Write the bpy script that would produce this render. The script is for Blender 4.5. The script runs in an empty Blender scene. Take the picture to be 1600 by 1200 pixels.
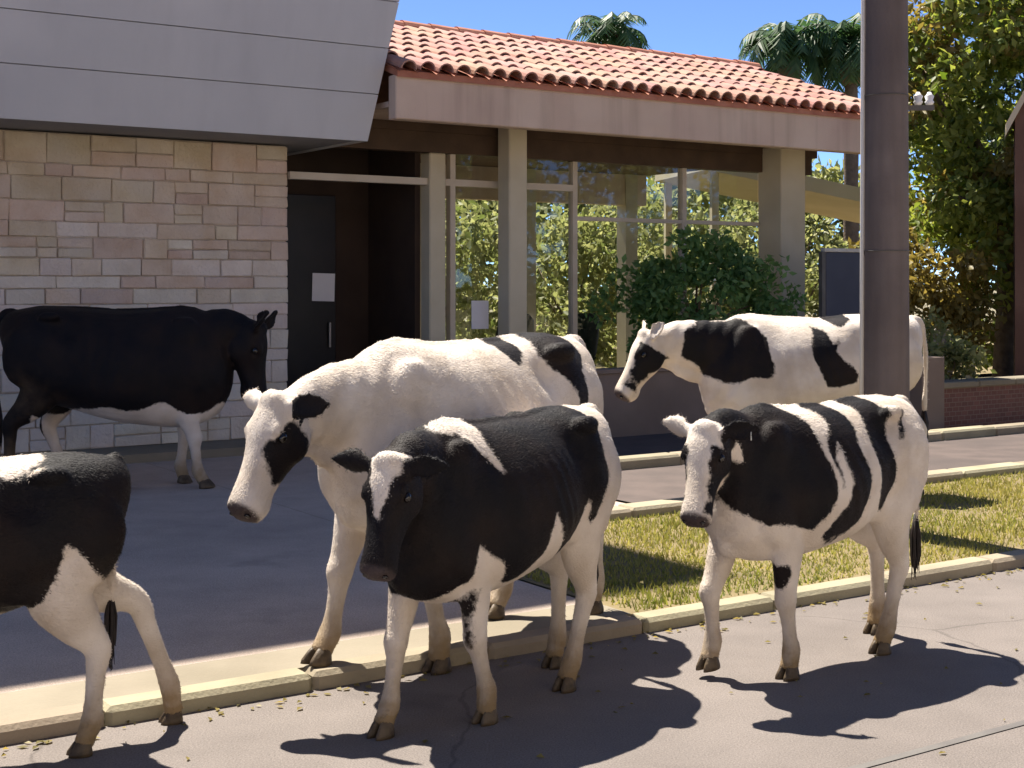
import bpy, bmesh, math, random
import numpy as np
from mathutils import Vector, Matrix, noise as mnoise

# ------------------------------------------------------------------ camera, sky, sun, exposure
S = bpy.context.scene
COL = S.collection
R = math.radians

CAM_H = 1.81
cam_d = bpy.data.cameras.new('camera')
cam_d.sensor_width = 36.0
cam_d.lens = 36.0 * 2200 / 1600
cam_d.shift_y = -155.0 / 1600
cam_d.clip_start = 0.1
cam_d.clip_end = 3000
cam = bpy.data.objects.new('camera', cam_d)
cam.location = (0, 0, CAM_H)
cam.rotation_euler = (R(90), 0, 0)
COL.objects.link(cam)
S.camera = cam

SUN_EL = 62.0
SUN_TRAVEL = Vector((0.60, -0.80, 0)).normalized()      # where shadows fall
world = bpy.data.worlds.new('World')
S.world = world
world.use_nodes = True
wn = world.node_tree.nodes
bg = wn['Background']
sky = wn.new('ShaderNodeTexSky')
sky.sky_type = 'NISHITA'
sky.sun_disc = False
sky.sun_elevation = R(SUN_EL)
sky.sun_rotation = math.atan2(-SUN_TRAVEL.x, -SUN_TRAVEL.y)
sky.altitude = 9000
sky.air_density = 1.0
sky.dust_density = 0.0
sky.ozone_density = 3.5
world.node_tree.links.new(sky.outputs[0], bg.inputs[0])
bg.inputs[1].default_value = 0.108

sun_d = bpy.data.lights.new('sun', 'SUN')
sun_d.energy = 5.0
sun_d.angle = R(0.55)
sun_d.color = (1.0, 0.93, 0.82)
sun = bpy.data.objects.new('sun', sun_d)
COL.objects.link(sun)
ldir = Vector((SUN_TRAVEL.x * math.cos(R(SUN_EL)), SUN_TRAVEL.y * math.cos(R(SUN_EL)), -math.sin(R(SUN_EL))))
sun.rotation_euler = ldir.to_track_quat('-Z', 'Y').to_euler()
sun.location = (-10, 20, 30)

S.view_settings.view_transform = 'Standard'
S.view_settings.look = 'None'
S.view_settings.exposure = 1.35
S.view_settings.gamma = 1.0
S.view_settings.use_curve_mapping = False
S.render.engine = 'CYCLES'

# ------------------------------------------------------------------ street frame: s along the kerb, t away from the camera
A0 = R(56.5)
U = Vector((math.sin(A0), math.cos(A0), 0))
N = Vector((-U.y, U.x, 0))
RZ = math.atan2(U.y, U.x)


def st(s, t, z=0.0):
    return U * s + N * t + Vector((0, 0, z))


STREET = Matrix.Rotation(RZ, 4, 'Z')      # local (x, y, z) = (s, t, z)


def tag(o, label=None, cat=None, group=None, kind=None):
    if label: o['label'] = label
    if cat: o['category'] = cat
    if group: o['group'] = group
    if kind: o['kind'] = kind
    return o


def empty(name, loc=(0, 0, 0), rz=0.0):
    o = bpy.data.objects.new(name, None)
    o.empty_display_size = 0.2
    o.location = loc
    o.rotation_euler = (0, 0, rz)
    COL.objects.link(o)
    return o


def mesh_obj(name, verts, faces, mat, parent=None, smooth=False, mats=None):
    me = bpy.data.meshes.new(name)
    me.from_pydata([tuple(v) for v in verts], [], [tuple(f) for f in faces])
    me.update()
    if mats:
        for m in mats: me.materials.append(m)
    elif mat:
        me.materials.append(mat)
    if smooth:
        me.polygons.foreach_set('use_smooth', [True] * len(me.polygons))
    o = bpy.data.objects.new(name, me)
    COL.objects.link(o)
    if parent: o.parent = parent
    return o


class MB:
    """collects boxes, tubes and lofts of one part"""
    def __init__(self):
        self.v = []; self.f = []

    def add(self, verts, faces):
        b = len(self.v)
        self.v += [tuple(q) for q in verts]
        self.f += [tuple(i + b for i in fc) for fc in faces]
        return self

    def box(self, x0, x1, y0, y1, z0, z1, bev=0.0):
        if bev <= 0:
            v = [(x0, y0, z0), (x1, y0, z0), (x1, y1, z0), (x0, y1, z0), (x0, y0, z1), (x1, y0, z1), (x1, y1, z1), (x0, y1, z1)]
            f = [(0, 3, 2, 1), (4, 5, 6, 7), (0, 1, 5, 4), (1, 2, 6, 5), (2, 3, 7, 6), (3, 0, 4, 7)]
            return self.add(v, f)
        bm = bmesh.new()
        bmesh.ops.create_cube(bm, size=1.0)
        for q in bm.verts:
            q.co = Vector(((x0 + x1) / 2 + q.co.x * (x1 - x0), (y0 + y1) / 2 + q.co.y * (y1 - y0), (z0 + z1) / 2 + q.co.z * (z1 - z0)))
        bmesh.ops.bevel(bm, geom=bm.edges[:], offset=bev, segments=1, affect='EDGES', profile=0.5)
        bm.verts.index_update()
        v = [q.co.copy() for q in bm.verts]
        f = [[q.index for q in fc.verts] for fc in bm.faces]
        bm.free()
        return self.add(v, f)

    def tube(self, pts, rad, seg=10, cap=True):
        pts = [Vector(p) for p in pts]
        n = len(pts)
        if not hasattr(rad, '__len__'): rad = [rad] * n
        rings = []
        ref = None
        for i in range(n):
            d = (pts[min(i + 1, n - 1)] - pts[max(i - 1, 0)]).normalized()
            if ref is None:
                ref = Vector((1, 0, 0)) if abs(d.x) < 0.9 else Vector((0, 1, 0))
            a = (ref - d * ref.dot(d)).normalized()
            ref = a
            b = d.cross(a)
            rings.append([pts[i] + (a * math.cos(2 * math.pi * k / seg) + b * math.sin(2 * math.pi * k / seg)) * rad[i] for k in range(seg)])
        return self.loft(rings, cap)

    def loft(self, rings, cap=True):
        seg = len(rings[0]); v = []; f = []
        for r in rings: v += list(r)
        for i in range(len(rings) - 1):
            for k in range(seg):
                a = i * seg + k; b = i * seg + (k + 1) % seg
                f.append((a, b, b + seg, a + seg))
        if cap:
            c0 = sum((Vector(q) for q in rings[0]), Vector()) / seg
            c1 = sum((Vector(q) for q in rings[-1]), Vector()) / seg
            i0 = len(v); v.append(c0); v.append(c1)
            base = (len(rings) - 1) * seg
            for k in range(seg):
                f.append((i0, (k + 1) % seg, k))
                f.append((i0 + 1, base + k, base + (k + 1) % seg))
        return self.add(v, f)

    def ell(self, c, r, seg=16, rot=None):
        c = Vector(c); v = []; f = []
        nr = seg // 2
        rings = []
        for i in range(1, nr):
            th = math.pi * i / nr
            ring = []
            for k in range(seg):
                p = Vector((math.sin(th) * math.cos(2 * math.pi * k / seg) * r[0], math.sin(th) * math.sin(2 * math.pi * k / seg) * r[1], -math.cos(th) * r[2]))
                if rot is not None: p = rot @ p
                ring.append(c + p)
            rings.append(ring)
        return self.loft(rings, True)

    def build(self, name, mat, parent=None, smooth=False):
        return mesh_obj(name, self.v, self.f, mat, parent, smooth)


# ------------------------------------------------------------------ materials
def new_mat(name):
    m = bpy.data.materials.new(name)
    m.use_nodes = True
    nt = m.node_tree
    return m, nt, nt.nodes['Principled BSDF']


def mat_noise(name, c1, c2, scale=4.0, rough=0.8, bump=0.15, bscale=60.0, detail=6.0, spec=0.3, c3=None, s3=0.6, objrand=0.0, dist=0.01, streak=0.0):
    """two colours mixed by noise, a fine bump, optional third broad stain colour, optional per-object value shift"""
    m, nt, p = new_mat(name)
    L = nt.links.new
    tc = nt.nodes.new('ShaderNodeTexCoord')
    n1 = nt.nodes.new('ShaderNodeTexNoise'); n1.inputs['Scale'].default_value = scale; n1.inputs['Detail'].default_value = detail
    geo = nt.nodes.new('ShaderNodeNewGeometry')
    L(geo.outputs['Position'], n1.inputs['Vector'])
    r = nt.nodes.new('ShaderNodeValToRGB')
    r.color_ramp.elements[0].position = 0.35; r.color_ramp.elements[0].color = (*c1, 1)
    r.color_ramp.elements[1].position = 0.65; r.color_ramp.elements[1].color = (*c2, 1)
    L(n1.outputs['Fac'], r.inputs['Fac'])
    col = r.outputs['Color']
    if c3:
        n3 = nt.nodes.new('ShaderNodeTexNoise'); n3.inputs['Scale'].default_value = s3; n3.inputs['Detail'].default_value = 4
        L(geo.outputs['Position'], n3.inputs['Vector'])
        r3 = nt.nodes.new('ShaderNodeValToRGB')
        r3.color_ramp.elements[0].position = 0.45; r3.color_ramp.elements[1].position = 0.72
        L(n3.outputs['Fac'], r3.inputs['Fac'])
        mx = nt.nodes.new('ShaderNodeMix'); mx.data_type = 'RGBA'
        L(r3.outputs['Color'], mx.inputs['Factor']); L(col, mx.inputs['A']); mx.inputs['B'].default_value = (*c3, 1)
        col = mx.outputs['Result']
    if streak > 0:                       # rain streaks running down
        mpz = nt.nodes.new('ShaderNodeMapping'); mpz.inputs['Scale'].default_value = (5.0, 5.0, 0.35)
        L(geo.outputs['Position'], mpz.inputs['Vector'])
        ns_ = nt.nodes.new('ShaderNodeTexNoise'); ns_.inputs['Scale'].default_value = 1.0; ns_.inputs['Detail'].default_value = 5
        L(mpz.outputs['Vector'], ns_.inputs['Vector'])
        ms = nt.nodes.new('ShaderNodeMapRange'); ms.inputs['From Min'].default_value = 0.48; ms.inputs['From Max'].default_value = 0.72; ms.inputs['To Min'].default_value = 0.0; ms.inputs['To Max'].default_value = streak
        L(ns_.outputs['Fac'], ms.inputs['Value'])
        mk = nt.nodes.new('ShaderNodeMix'); mk.data_type = 'RGBA'
        L(ms.outputs['Result'], mk.inputs['Factor']); L(col, mk.inputs['A']); mk.inputs['B'].default_value = (c1[0] * .5, c1[1] * .48, c1[2] * .46, 1)
        col = mk.outputs['Result']
    if objrand > 0:
        oi = nt.nodes.new('ShaderNodeObjectInfo')
        hs = nt.nodes.new('ShaderNodeHueSaturation')
        mr = nt.nodes.new('ShaderNodeMapRange'); mr.inputs['To Min'].default_value = 1 - objrand; mr.inputs['To Max'].default_value = 1 + objrand
        L(oi.outputs['Random'], mr.inputs['Value']); L(mr.outputs['Result'], hs.inputs['Value'])
        mr2 = nt.nodes.new('ShaderNodeMapRange'); mr2.inputs['To Min'].default_value = 0.5 - 0.02; mr2.inputs['To Max'].default_value = 0.5 + 0.02
        ml = nt.nodes.new('ShaderNodeMath'); ml.operation = 'MULTIPLY'; ml.inputs[1].default_value = 7.31
        fr = nt.nodes.new('ShaderNodeMath'); fr.operation = 'FRACT'
        L(oi.outputs['Random'], ml.inputs[0]); L(ml.outputs[0], fr.inputs[0]); L(fr.outputs[0], mr2.inputs['Value']); L(mr2.outputs['Result'], hs.inputs['Hue'])
        L(col, hs.inputs['Color']); col = hs.outputs['Color']
    L(col, p.inputs['Base Color'])
    p.inputs['Roughness'].default_value = rough
    p.inputs['Specular IOR Level'].default_value = spec
    if bump > 0:
        n2 = nt.nodes.new('ShaderNodeTexNoise'); n2.inputs['Scale'].default_value = bscale; n2.inputs['Detail'].default_value = 5
        L(geo.outputs['Position'], n2.inputs['Vector'])
        b = nt.nodes.new('ShaderNodeBump'); b.inputs['Strength'].default_value = bump; b.inputs['Distance'].default_value = dist
        L(n2.outputs['Fac'], b.inputs['Height']); L(b.outputs['Normal'], p.inputs['Normal'])
    return m


def mat_leaf(name, c1, c2, trans=0.35, rough=0.5):
    m, nt, p = new_mat(name)
    L = nt.links.new
    at = nt.nodes.new('ShaderNodeAttribute'); at.attribute_name = 'rnd'
    r = nt.nodes.new('ShaderNodeValToRGB')
    r.color_ramp.elements[0].color = (*c1, 1); r.color_ramp.elements[1].color = (*c2, 1)
    L(at.outputs['Fac'], r.inputs['Fac'])
    L(r.outputs['Color'], p.inputs['Base Color'])
    p.inputs['Roughness'].default_value = rough
    p.inputs['Specular IOR Level'].default_value = 0.35
    tr = nt.nodes.new('ShaderNodeBsdfTranslucent')
    hs = nt.nodes.new('ShaderNodeHueSaturation'); hs.inputs['Value'].default_value = 1.5; hs.inputs['Saturation'].default_value = 1.15; hs.inputs['Hue'].default_value = 0.49
    L(r.outputs['Color'], hs.inputs['Color']); L(hs.outputs['Color'], tr.inputs['Color'])
    mx = nt.nodes.new('ShaderNodeMixShader'); mx.inputs[0].default_value = trans
    L(p.outputs[0], mx.inputs[1]); L(tr.outputs[0], mx.inputs[2])
    L(mx.outputs[0], nt.nodes['Material Output'].inputs['Surface'])
    return m


M = {}
M['asphalt_plain'] = mat_noise('asphalt', (0.185, 0.16, 0.147), (0.23, 0.20, 0.182), 1.3, 0.85, 0.35, 140, c3=(0.165, 0.145, 0.134), s3=0.5)
M['drive_plain'] = mat_noise('driveway_asphalt', (0.33, 0.27, 0.245), (0.39, 0.32, 0.285), 1.1, 0.85, 0.35, 110, c3=(0.28, 0.23, 0.21), s3=0.4)
M['tar'] = mat_noise('tar_seam', (0.11, 0.1, 0.095), (0.14, 0.13, 0.12), 5, 0.7, 0.2, 90)
M['kerb'] = mat_noise('kerb_concrete', (0.27, 0.23, 0.16), (0.35, 0.30, 0.21), 2.5, 0.85, 0.4, 60, c3=(0.22, 0.185, 0.13), s3=1.3, objrand=0.08)
M['walk'] = mat_noise('pale_concrete', (0.21, 0.18, 0.132), (0.26, 0.225, 0.168), 2.0, 0.85, 0.3, 70, c3=(0.18, 0.155, 0.11), s3=0.9)
M['soil'] = mat_noise('soil', (0.16, 0.125, 0.065), (0.22, 0.17, 0.085), 3, 0.95, 0.5, 40)
M['ground'] = mat_noise('ground_earth', (0.16, 0.14, 0.09), (0.22, 0.19, 0.12), 0.8, 0.95, 0.4, 20)
M['paver'] = mat_noise('red_paving', (0.085, 0.066, 0.060), (0.115, 0.088, 0.079), 3, 0.85, 0.3, 50, c3=(0.075, 0.06, 0.056), s3=0.8)
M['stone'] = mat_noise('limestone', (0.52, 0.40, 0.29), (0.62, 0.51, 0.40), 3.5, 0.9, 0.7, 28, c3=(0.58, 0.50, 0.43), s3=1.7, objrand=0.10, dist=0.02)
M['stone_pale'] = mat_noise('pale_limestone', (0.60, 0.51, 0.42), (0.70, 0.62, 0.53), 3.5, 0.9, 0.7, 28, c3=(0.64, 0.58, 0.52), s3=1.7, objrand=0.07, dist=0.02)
M['mortar'] = mat_noise('mortar', (0.46, 0.38, 0.30), (0.52, 0.44, 0.36), 6, 0.95, 0.4, 60)
M['clad'] = mat_noise('grey_cladding', (0.46, 0.46, 0.465), (0.51, 0.505, 0.505), 0.9, 0.55, 0.05, 30, c3=(0.43, 0.43, 0.44), s3=0.7, objrand=0.03, streak=0.10)
M['cladback'] = mat_noise('grey_render', (0.25, 0.25, 0.26), (0.28, 0.28, 0.29), 1, 0.8, 0.1, 30)
M['beige'] = mat_noise('beige_stucco', (0.56, 0.43, 0.33), (0.62, 0.485, 0.38), 1.5, 0.85, 0.25, 80, c3=(0.50, 0.36, 0.29), s3=0.8, streak=0.4)
M['column'] = mat_noise('column_paint', (0.50, 0.44, 0.31), (0.56, 0.50, 0.37), 2, 0.7, 0.1, 60)
M['frame'] = mat_noise('window_frame_paint', (0.50, 0.43, 0.33), (0.56, 0.49, 0.39), 3, 0.5, 0.03, 60)
M['ceiling'] = mat_noise('dark_timber', (0.06, 0.036, 0.022), (0.085, 0.052, 0.032), 3, 0.7, 0.15, 40)
M['door'] = mat_noise('black_door', (0.012, 0.010, 0.012), (0.018, 0.015, 0.016), 3, 0.4, 0.03, 60)
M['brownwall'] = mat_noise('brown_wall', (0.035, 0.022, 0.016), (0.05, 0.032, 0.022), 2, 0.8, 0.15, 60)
M['paper'] = mat_noise('paper', (0.74, 0.74, 0.78), (0.78, 0.78, 0.82), 3, 0.8, 0.0)
M['board'] = mat_noise('slate_board', (0.045, 0.05, 0.075), (0.06, 0.065, 0.09), 2, 0.6, 0.05, 60)
M['chair'] = mat_noise('black_chair', (0.02, 0.02, 0.018), (0.035, 0.035, 0.03), 4, 0.6, 0.1, 60)
M['metal'] = mat_noise('painted_steel', (0.42, 0.40, 0.36), (0.5, 0.48, 0.44), 5, 0.45, 0.05, 60)
M['pole'] = mat_noise('pole_concrete', (0.14, 0.112, 0.104), (0.19, 0.155, 0.143), 2.2, 0.9, 0.4, 50, c3=(0.12, 0.098, 0.095), s3=1.4, streak=0.5)
M['conduit'] = mat_noise('pale_conduit', (0.62, 0.60, 0.58), (0.68, 0.66, 0.64), 3, 0.5, 0.0)
M['ceramic'] = mat_noise('white_ceramic', (0.75, 0.74, 0.72), (0.8, 0.79, 0.77), 3, 0.25, 0.0)
M['steel'] = mat_noise('dark_steel', (0.08, 0.075, 0.07), (0.12, 0.11, 0.10), 5, 0.5, 0.1, 60)
M['bark'] = mat_noise('bark', (0.10, 0.075, 0.05), (0.17, 0.13, 0.09), 8, 0.95, 0.9, 25, dist=0.03)
M['palmbark'] = mat_noise('palm_bark', (0.13, 0.095, 0.07), (0.19, 0.14, 0.10), 6, 0.95, 0.8, 14, dist=0.03)
M['cream'] = mat_noise('cream_render', (0.55, 0.47, 0.32), (0.62, 0.53, 0.38), 1.2, 0.8, 0.1, 60)
M['fence'] = mat_noise('weathered_fence', (0.20, 0.18, 0.145), (0.28, 0.25, 0.20), 4, 0.8, 0.2, 50, objrand=0.12)
M['tile'] = mat_noise('terracotta', (0.345, 0.165, 0.128), (0.41, 0.222, 0.172), 3.5, 0.8, 0.35, 50, c3=(0.40, 0.255, 0.205), s3=1.2, objrand=0.11)
M['tilepan'] = mat_noise('terracotta_pan', (0.36, 0.14, 0.09), (0.46, 0.20, 0.13), 4, 0.85, 0.3, 50)
M['eye'] = mat_noise('eye', (0.006, 0.004, 0.003), (0.01, 0.006, 0.004), 3, 0.08, 0.0, spec=0.6)
M['hoof'] = mat_noise('hoof_horn', (0.05, 0.034, 0.02), (0.12, 0.085, 0.05), 20, 0.55, 0.3, 80)
M['leaf_tree'] = mat_leaf('leaf_tree', (0.08, 0.125, 0.024), (0.30, 0.33, 0.09), 0.5)
M['leaf_brown'] = mat_leaf('leaf_brown', (0.13, 0.115, 0.032), (0.29, 0.235, 0.075), 0.45)
M['leaf_shrub'] = mat_leaf('leaf_shrub', (0.07, 0.15, 0.05), (0.20, 0.33, 0.13), 0.5)
M['leaf_garden'] = mat_leaf('leaf_garden', (0.12, 0.15, 0.05), (0.36, 0.36, 0.17), 0.5)
M['leaf_dark'] = mat_leaf('leaf_dark', (0.02, 0.035, 0.012), (0.06, 0.08, 0.025), 0.3)
M['palm'] = mat_leaf('palm_leaf', (0.03, 0.07, 0.03), (0.08, 0.14, 0.055), 0.35)
M['grass'] = mat_leaf('grass', (0.12, 0.155, 0.035), (0.38, 0.345, 0.115), 0.4, 0.7)


def mat_brick():
    m, nt, p = new_mat('red_brick')
    L = nt.links.new
    tc = nt.nodes.new('ShaderNodeTexCoord')
    mp = nt.nodes.new('ShaderNodeMapping'); mp.inputs['Rotation'].default_value = (R(90), 0, 0)
    br = nt.nodes.new('ShaderNodeTexBrick')
    br.inputs['Color1'].default_value = (0.17, 0.075, 0.055, 1); br.inputs['Color2'].default_value = (0.125, 0.055, 0.042, 1)
    br.inputs['Mortar'].default_value = (0.20, 0.14, 0.11, 1)
    br.inputs['Scale'].default_value = 4.5; br.inputs['Mortar Size'].default_value = 0.018
    L(tc.outputs['Object'], mp.inputs['Vector']); L(mp.outputs['Vector'], br.inputs['Vector'])
    L(br.outputs['Color'], p.inputs['Base Color'])
    b = nt.nodes.new('ShaderNodeBump'); b.inputs['Strength'].default_value = 0.6; b.inputs['Distance'].default_value = 0.01; b.invert = True
    L(br.outputs['Fac'], b.inputs['Height']); L(b.outputs['Normal'], p.inputs['Normal'])
    p.inputs['Roughness'].default_value = 0.9
    return m


M['brick'] = mat_brick()


def mat_asphalt(name, base, crack=True):
    m, nt, p = new_mat(name)
    L = nt.links.new
    geo = nt.nodes.new('ShaderNodeNewGeometry')

    def noise(sc, det=5, rough=.6):
        n = nt.nodes.new('ShaderNodeTexNoise'); n.inputs['Scale'].default_value = sc; n.inputs['Detail'].default_value = det; n.inputs['Roughness'].default_value = rough
        L(geo.outputs['Position'], n.inputs['Vector']); return n.outputs['Fac']

    def ramp(src, a, b, lo, hi):
        r = nt.nodes.new('ShaderNodeMapRange'); r.inputs['From Min'].default_value = a; r.inputs['From Max'].default_value = b
        r.inputs['To Min'].default_value = lo; r.inputs['To Max'].default_value = hi
        L(src, r.inputs['Value']); return r.outputs['Result']

    def mul(a, b):
        q = nt.nodes.new('ShaderNodeMath'); q.operation = 'MULTIPLY'; L(a, q.inputs[0]); L(b, q.inputs[1]); return q.outputs[0]
    v = mul(ramp(noise(.45, 4), .3, .7, .86, 1.12), ramp(noise(2.6, 6), .3, .7, .90, 1.10))
    v = mul(v, ramp(noise(130, 2, .5), .28, .72, .70, 1.28))          # aggregate
    v = mul(v, ramp(noise(1.1, 3), .62, .72, 1.0, .74))               # stains
    if crack:
        vo = nt.nodes.new('ShaderNodeTexVoronoi'); vo.feature = 'DISTANCE_TO_EDGE'; vo.inputs['Scale'].default_value = .42
        wn_ = nt.nodes.new('ShaderNodeTexNoise'); wn_.inputs['Scale'].default_value = 3.0; wn_.inputs['Detail'].default_value = 6
        L(geo.outputs['Position'], wn_.inputs['Vector'])
        mxv = nt.nodes.new('ShaderNodeMix'); mxv.data_type = 'RGBA'; mxv.inputs['Factor'].default_value = .16
        L(geo.outputs['Position'], mxv.inputs['A']); L(wn_.outputs['Color'], mxv.inputs['B'])
        L(mxv.outputs['Result'], vo.inputs['Vector'])
        ck = ramp(vo.outputs['Distance'], .001, .004, .72, 1.0)
        v = mul(v, ck)
    mx = nt.nodes.new('ShaderNodeMix'); mx.data_type = 'RGBA'; mx.blend_type = 'MULTIPLY'; mx.inputs['Factor'].default_value = 1.0
    mx.inputs['A'].default_value = (*base, 1); L(v, mx.inputs['B'])
    L(mx.outputs['Result'], p.inputs['Base Color'])
    p.inputs['Roughness'].default_value = .85; p.inputs['Specular IOR Level'].default_value = .25
    b = nt.nodes.new('ShaderNodeBump'); b.inputs['Strength'].default_value = .5; b.inputs['Distance'].default_value = .008
    L(noise(150, 3), b.inputs['Height']); L(b.outputs['Normal'], p.inputs['Normal'])
    return m


M['asphalt'] = mat_asphalt('asphalt', (0.168, 0.145, 0.132))
M['drive'] = mat_asphalt('driveway_concrete', (0.47, 0.38, 0.315), False)


def mat_glass():
    m, nt, p = new_mat('window_glass')
    L = nt.links.new
    nt.nodes.remove(p)
    tr = nt.nodes.new('ShaderNodeBsdfTransparent'); tr.inputs[0].default_value = (0.93, 0.95, 0.93, 1)
    gl = nt.nodes.new('ShaderNodeBsdfGlossy'); gl.inputs['Roughness'].default_value = 0.02
    lw = nt.nodes.new('ShaderNodeLayerWeight'); lw.inputs['Blend'].default_value = 0.5
    pw = nt.nodes.new('ShaderNodeMath'); pw.operation = 'POWER'; pw.inputs[1].default_value = 5.0
    L(lw.outputs['Facing'], pw.inputs[0])
    fr = nt.nodes.new('ShaderNodeMath'); fr.operation = 'MULTIPLY_ADD'; fr.inputs[1].default_value = 0.95; fr.inputs[2].default_value = 0.045
    L(pw.outputs[0], fr.inputs[0])
    mx = nt.nodes.new('ShaderNodeMixShader')
    L(fr.outputs[0], mx.inputs[0]); L(tr.outputs[0], mx.inputs[1]); L(gl.outputs[0], mx.inputs[2])
    L(mx.outputs[0], nt.nodes['Material Output'].inputs['Surface'])
    return m


M['glass'] = mat_glass()


def mat_cow():
    m, nt, p = new_mat('cow_coat')
    L = nt.links.new

    def attr(n):
        a = nt.nodes.new('ShaderNodeAttribute'); a.attribute_name = n
        return a.outputs['Fac']
    tc = nt.nodes.new('ShaderNodeTexCoord')
    n1 = nt.nodes.new('ShaderNodeTexNoise'); n1.inputs['Scale'].default_value = 38; n1.inputs['Detail'].default_value = 4
    L(tc.outputs['Object'], n1.inputs['Vector'])
    ns = nt.nodes.new('ShaderNodeMath'); ns.operation = 'MULTIPLY_ADD'; ns.inputs[1].default_value = 0.035; ns.inputs[2].default_value = -0.0175
    L(n1.outputs['Fac'], ns.inputs[0])
    ad = nt.nodes.new('ShaderNodeMath'); ad.operation = 'ADD'
    L(attr('patch'), ad.inputs[0]); L(ns.outputs[0], ad.inputs[1])
    rp = nt.nodes.new('ShaderNodeMapRange'); rp.inputs['From Min'].default_value = -0.007; rp.inputs['From Max'].default_value = 0.007
    L(ad.outputs[0], rp.inputs['Value'])
    # white coat with cream and dirt variation
    n2 = nt.nodes.new('ShaderNodeTexNoise'); n2.inputs['Scale'].default_value = 4.5; n2.inputs['Detail'].default_value = 6
    L(tc.outputs['Object'], n2.inputs['Vector'])
    wr = nt.nodes.new('ShaderNodeValToRGB')
    wr.color_ramp.elements[0].position = 0.3; wr.color_ramp.elements[0].color = (0.57, 0.48, 0.39, 1)
    wr.color_ramp.elements[1].position = 0.62; wr.color_ramp.elements[1].color = (0.73, 0.65, 0.57, 1)
    L(n2.outputs['Fac'], wr.inputs['Fac'])
    # black coat with brown bleaching
    kr = nt.nodes.new('ShaderNodeValToRGB')
    kr.color_ramp.elements[0].position = 0.40; kr.color_ramp.elements[0].color = (0.0065, 0.0055, 0.007, 1)
    kr.color_ramp.elements[1].position = 0.75; kr.color_ramp.elements[1].color = (0.018, 0.011, 0.009, 1)
    L(n2.outputs['Fac'], kr.inputs['Fac'])
    mx = nt.nodes.new('ShaderNodeMix'); mx.data_type = 'RGBA'
    L(rp.outputs['Result'], mx.inputs['Factor']); L(wr.outputs['Color'], mx.inputs['A']); L(kr.outputs['Color'], mx.inputs['B'])
    # mud on lower legs
    n3 = nt.nodes.new('ShaderNodeTexNoise'); n3.inputs['Scale'].default_value = 11; n3.inputs['Detail'].default_value = 5
    L(tc.outputs['Object'], n3.inputs['Vector'])
    dm = nt.nodes.new('ShaderNodeMath'); dm.operation = 'MULTIPLY_ADD'; dm.inputs[1].default_value = 1.2; dm.inputs[2].default_value = -0.6
    L(n3.outputs['Fac'], dm.inputs[0])
    da = nt.nodes.new('ShaderNodeMath'); da.operation = 'ADD'; da.use_clamp = True
    L(attr('dirt'), da.inputs[0]); L(dm.outputs[0], da.inputs[1])
    dz = nt.nodes.new('ShaderNodeMath'); dz.operation = 'MULTIPLY'
    L(da.outputs[0], dz.inputs[0]); L(attr('dirt'), dz.inputs[1])
    mx2 = nt.nodes.new('ShaderNodeMix'); mx2.data_type = 'RGBA'
    L(dz.outputs[0], mx2.inputs['Factor']); L(mx.outputs['Result'], mx2.inputs['A']); mx2.inputs['B'].default_value = (0.27, 0.185, 0.095, 1)
    # bare skin: muzzle and udder
    mx3 = nt.nodes.new('ShaderNodeMix'); mx3.data_type = 'RGBA'
    L(attr('skin'), mx3.inputs['Factor']); L(mx2.outputs['Result'], mx3.inputs['A']); mx3.inputs['B'].default_value = (0.062, 0.046, 0.045, 1)
    mx4 = nt.nodes.new('ShaderNodeMix'); mx4.data_type = 'RGBA'
    L(attr('pink'), mx4.inputs['Factor']); L(mx3.outputs['Result'], mx4.inputs['A']); mx4.inputs['B'].default_value = (0.50, 0.29, 0.24, 1)
    L(mx4.outputs['Result'], p.inputs['Base Color'])
    p.inputs['Roughness'].default_value = 0.62
    p.inputs['Specular IOR Level'].default_value = 0.16
    p.inputs['Sheen Weight'].default_value = 0.02
    p.inputs['Sheen Roughness'].default_value = 0.4
    # hair relief
    mp = nt.nodes.new('ShaderNodeMapping'); mp.inputs['Scale'].default_value = (0.35, 1, 0.6)
    L(tc.outputs['Object'], mp.inputs['Vector'])
    n4 = nt.nodes.new('ShaderNodeTexNoise'); n4.inputs['Scale'].default_value = 190; n4.inputs['Detail'].default_value = 3
    L(mp.outputs['Vector'], n4.inputs['Vector'])
    n5 = nt.nodes.new('ShaderNodeTexNoise'); n5.inputs['Scale'].default_value = 16; n5.inputs['Detail'].default_value = 4
    L(mp.outputs['Vector'], n5.inputs['Vector'])
    sm = nt.nodes.new('ShaderNodeMath'); sm.operation = 'MULTIPLY_ADD'; sm.inputs[1].default_value = 2.0
    L(n5.outputs['Fac'], sm.inputs[0]); L(n4.outputs['Fac'], sm.inputs[2])
    b = nt.nodes.new('ShaderNodeBump'); b.inputs['Strength'].default_value = 0.5; b.inputs['Distance'].default_value = 0.006
    L(sm.outputs[0], b.inputs['Height']); L(b.outputs['Normal'], p.inputs['Normal'])
    return m


M['cow'] = mat_cow()
M['tuft_black'] = mat_noise('tail_hair_dark', (0.012, 0.01, 0.01), (0.03, 0.02, 0.018), 30, 0.6, 0.1, 80)
M['tuft_white'] = mat_noise('tail_hair_pale', (0.40, 0.33, 0.25), (0.52, 0.44, 0.36), 30, 0.7, 0.1, 80)

# ------------------------------------------------------------------ ground, road, kerbs
def sheet(name, s0, s1, t0, t1, z, mat, thick=None):
    mb = MB()
    if thick: mb.box(s0, s1, t0, t1, z - thick, z)
    else: mb.add([(s0, t0, z), (s1, t0, z), (s1, t1, z), (s0, t1, z)], [(0, 1, 2, 3)])
    o = mb.build(name, mat)
    o.matrix_world = STREET.copy()
    return tag(o, kind='structure')


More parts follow.
